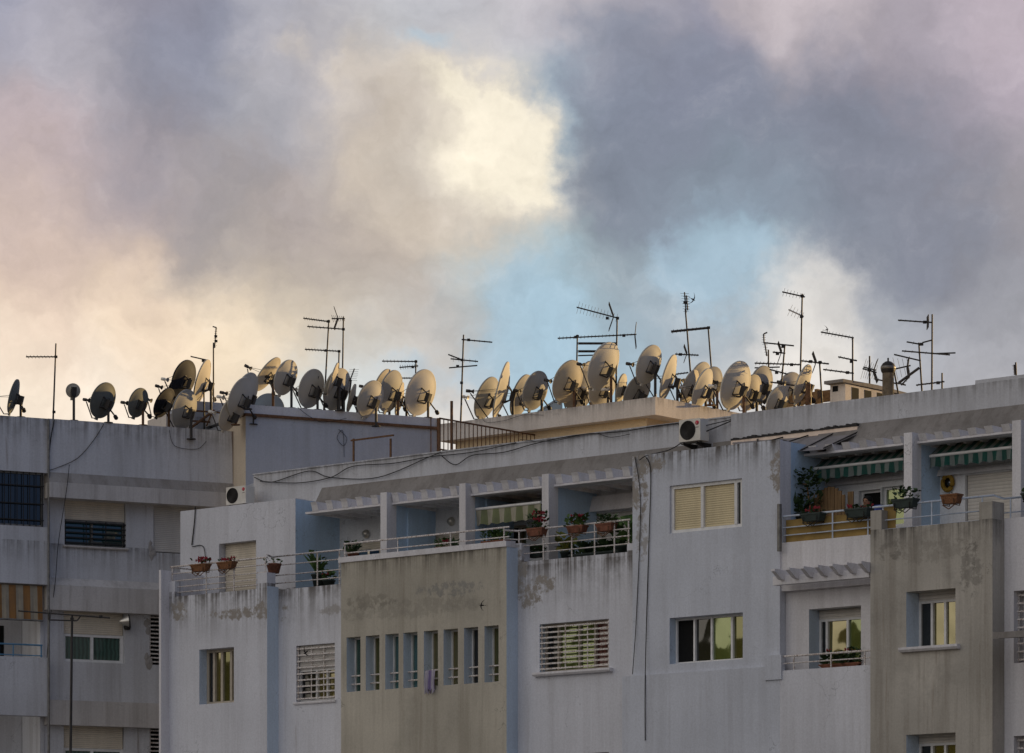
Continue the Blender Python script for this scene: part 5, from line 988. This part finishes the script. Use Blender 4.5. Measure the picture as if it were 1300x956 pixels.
# ================================================================== person at the balcony doorway
def person():
    base = M.w(M.s(1109, -.85), -.85, zfr - .62); root = thing('person', base, 'dark-haired person in a navy top leaning on the balcony rail by the doorway', 'person')
    hgt = M.z(1109, 626, -.5) - base.z
    J = {}; E = []
    def P(x, y, z): return (M.u * x + M.n * y + Z * z) * .9
    k_ = 1.0
    pts = [('pel', (0, -.10, .92), .15), ('wai', (0, -.06, 1.05), .14), ('che', (0, .10, 1.28), .165), ('nk0', (0, .20, 1.42), .07), ('nk1', (0, .25, 1.48), .055), ('hd0', (.0, .28, 1.56), .085), ('hd1', (0, .29, 1.65), .09), ('hd2', (0, .28, 1.71), .06),
           ('shl', (-.17, .14, 1.37), .07), ('ell', (-.26, .30, 1.14), .045), ('wrl', (-.12, .52, 1.16), .03), ('hal', (-.04, .55, 1.17), .035),
           ('shr', (.17, .14, 1.37), .07), ('elr', (.24, .44, 1.16), .045), ('wrr', (.10, .44, 1.38), .03), ('har', (.06, .40, 1.45), .035),
           ('hil', (-.10, -.1, .88), .105), ('knl', (-.11, -.02, .48), .065), ('anl', (-.11, -.1, .08), .045), ('tol', (-.12, .08, .04), .04),
           ('hir', (.10, -.1, .88), .105), ('knr', (.11, .02, .48), .065), ('anr', (.11, -.06, .08), .045), ('tor', (.12, .12, .04), .04)]
    idx = {n_: i for i, (n_, _, _) in enumerate(pts)}
    ed = 'pel-wai wai-che che-nk0 nk0-nk1 nk1-hd0 hd0-hd1 hd1-hd2 che-shl shl-ell ell-wrl wrl-hal che-shr shr-elr elr-wrr wrr-har pel-hil hil-knl knl-anl anl-tol pel-hir hir-knr knr-anr anr-tor'.split()
    me = bpy.data.meshes.new('body'); me.from_pydata([tuple(P(*c_)) for _, c_, _ in pts], [(idx[a.split('-')[0]], idx[a.split('-')[1]]) for a in ed], [])
    o = bpy.data.objects.new('body', me); COL.objects.link(o); o.parent = root
    sk = o.modifiers.new('skin', 'SKIN'); o.modifiers.new('smooth', 'SUBSURF').render_levels = 2; o.modifiers['smooth'].levels = 2
    for i, (_, _, r) in enumerate(pts): me.skin_vertices[0].data[i].radius = (r, r)
    me.skin_vertices[0].data[0].use_root = True
    # skin above the collar and on forearms, navy cloth elsewhere
    q = NT('skin_and_navy_clothes'); tc = q.n('TexCoord').outputs['Object']; sx = q.n('SeparateXYZ'); q.link(tc, sx.inputs[0])
    q.bsdf(q.mix(q.math('GREATER_THAN', sx.outputs[2], 1.305), (.02, .025, .06), (.30, .16, .10)), .7); me.materials.append(q.m)
    h = MB(); c_ = base + P(0, .265, 1.665); h.lathe(c_ - Z * .07, (Z - M.n * .35).normalized(), [(.10, 0), (.112, .05), (.10, .10), (.06, .135), (0, .145)], 16); h.build('hair', m_black, root)
    f_ = MB()
    for s_ in (-1, 1): f_.lathe(base + P(.035 * s_, .365, 1.615), M.n, [(0, .012), (.012, .006), (.014, 0)], 8)
    f_.build('eye', m_black, root)
    f_ = MB(); f_.lathe(base + P(0, .365, 1.58), M.n, [(.018, 0), (.014, .02), (0, .03)], 8); f_.build('nose', simple('skin', (.30, .16, .10), .6), root)
    for s_, (wx, wy, wz) in ((-1, (-.04, .55, 1.17)), (1, (.06, .40, 1.45))):
        f_ = MB(); b_ = base + P(wx, wy, wz)
        for j in range(5): e = M.u * ((j - 2) * .014 - s_ * .01) + M.n * .015; l_ = (.05, .07, .078, .07, .055)[j]; f_.path([b_ + e * .6, b_ + e + M.n * l_ * .6 - Z * .01 + Z * (.03 if s_ > 0 else 0), b_ + e + M.n * l_ * .8 - Z * .035 + Z * (.09 if s_ > 0 else 0)], .009, 6)
        f_.build('hand', bpy.data.materials['skin'], root)
person()

# ================================================================== birds
def swift(px, py, T, ang, span, label, bank=0.4):
    c = ray(px, py) * T + V((0, 0, EYE)); q = MB(); a = math.radians(ang); X = V((math.cos(a), .25, math.sin(a))).normalized(); Yv = V((-math.sin(a), -bank, math.cos(a))); Yv = (Yv - X * Yv.dot(X)).normalized(); N_ = X.cross(Yv)
    q.lathe(c - X * span * .22, X, [(0, 0), (span * .03, span * .08), (span * .055, span * .22), (span * .05, span * .32), (span * .025, span * .40), (0, span * .43)], 10)
    for s_ in (1, -1):
        mid = [(0, .05, .10), (.12, .07, .085), (.26, .02, .06), (.40, -.09, .035), (.52, -.22, .004)]; vs = []
        for y, x, w_ in mid: b_ = c + X * (x * span) + Yv * (s_ * y * span) + N_ * (.05 * y * span); vs += [b_ + X * w_ * span * .5, b_ - X * w_ * span * .5]
        q.add(vs, [(2 * i, 2 * i + 1, 2 * i + 3, 2 * i + 2) for i in range(4)])
        q.add([c - X * span * .2, c - X * span * .42 + Yv * s_ * span * .09, c - X * span * .26], [(0, 1, 2)])
    o = q.build('swift', simple('sooty_plumage', (.018, .015, .014), .8) if 'sooty_plumage' not in bpy.data.materials else bpy.data.materials['sooty_plumage'], None, fix=False)
    o['label'] = label; o['category'] = 'bird'; o['group'] = 'swifts in flight'
swift(879.5, 380, 88, -25, .30, 'dark swift high in the sky beside the rod ladder aerial')
swift(612, 768.5, 84, 178, .30, 'black swift in front of the bare cement wall above the narrow windows')
swift(388.5, 828, 88, 215, .34, 'black swift crossing the grilled window left of the cement box')
swift(1049.5, 418.5, 90, 20, .24, 'dark swift just above the end of the gallows-shaped aerial')

# ================================================================== cables
def pl(fr, d, pts): return [fr.pt(x, y, d) for x, y in pts]
cable(pl(M, -1.70, [(323, 606), (345, 612), (392, 598), (420, 606), (480, 606), (545, 580), (560, 574)]), 'black cable looping under the pale parapet top, first two sags')
cable(pl(M, -1.69, [(330, 611), (378, 613), (420, 606), (448, 592), (500, 588), (545, 580), (600, 574), (655, 562)]), 'long black cable rising across the pale parapet to the stair house')
cable(pl(M, -1.69, [(560, 578), (578, 590), (600, 578), (640, 574), (680, 563), (735, 552), (790, 548), (830, 541), (862, 537)]), 'black cable running beneath the stair house slab to the air conditioner')
cable(pl(M, -1.68, [(660, 558), (700, 560), (750, 550), (775, 555), (800, 551)]), 'thin slack cable loop under the middle of the stair house slab', .011)
cable([M.pt(893, 549, -1.4), M.pt(915, 540, -1.6), M.pt(929, 534, -1.68)], 'pipe-like cable from the air conditioner up to the attic wall', .02)
cable([M.pt(893, 541, -1.4), M.pt(929, 532.5, -1.69)], 'short straight cable behind the air conditioner', .016)
cable([M.pt(868, 560, -1.3), M.pt(850, 571, -1.3), M.pt(822, 578, .13), M.pt(812, 584, .14)], 'cable dropping from the air conditioner to the block corner', .016)
cable([M.pt(820, 580, .13), M.pt(826, 600, .13), M.pt(824, 680, .13), M.pt(821, 780, .13), M.pt(819, 868, .22), M.pt(819, 940, .22)], 'dark cable down the left edge of the window block', .016)
cable([M.pt(806, 580, .13), M.pt(813, 640, .13), M.pt(808, 780, .13), M.pt(803, 856, .22)], 'second dark cable bending down the window block edge', .014)
cable([M.pt(248, 643, -.77), M.pt(247, 660, -.77), M.pt(243.5, 692, -.77)], 'black pipe cable at the top left of the terrace wall', .022)
cable([M.pt(244, 694, -.77), M.pt(258, 694, -.77), M.pt(261, 718, -.77)], 'rusty cable bend above the left flower box', .014)
cable([L.pt(69, 533, .40), L.pt(64, 560, .40), L.pt(61, 597, .40)], 'black cable leaning down the grey parapet below the lone mast', .022)
cable([L.pt(132, 538, .38), L.pt(118, 560, .38), L.pt(98, 582, .38), L.pt(72, 594, .38), L.pt(62, 597, .38)], 'slack black cable slanting across the grey parapet', .013)
cable([L.pt(88, 590, .5), L.pt(86, 610, .5), L.pt(83, 632, .5), L.pt(74, 690, .1), L.pt(70, 740, .27), L.pt(62, 800, .1), L.pt(58, 866, .1)], 'long black cable wandering down beside the upper and lower shutters', .013)
cable([L.pt(215, 546, .38), L.pt(222, 566, .38), L.pt(250, 570, .38), L.pt(262, 560, .38)], 'thin cable loop below the low pale grey dish', .009)
cable([L.pt(378, 517, 1.28), L.pt(392, 528, 1.28), L.pt(410, 536, 1.28), L.pt(440, 531, 1.28)], 'thin cable slanting over the blue grey roof band below the twin masts', .009)
cable([L.pt(430, 545, 1.23), L.pt(440, 556, 1.23), L.pt(436, 566, 1.23), L.pt(428, 556, 1.23), L.pt(435, 547, 1.23), L.pt(437, 580, 1.23)], 'coiled cable loop dangling on the blue grey wall under the masts', .009)
cable([M.pt(612, 530, -5.15), M.pt(618, 536, -5.15), M.pt(640, 534, -5.15), M.pt(664, 527, -5.15), M.pt(690, 527, -5.15)], 'thin cable hanging over the stair house slab edge below the first dishes', .008)
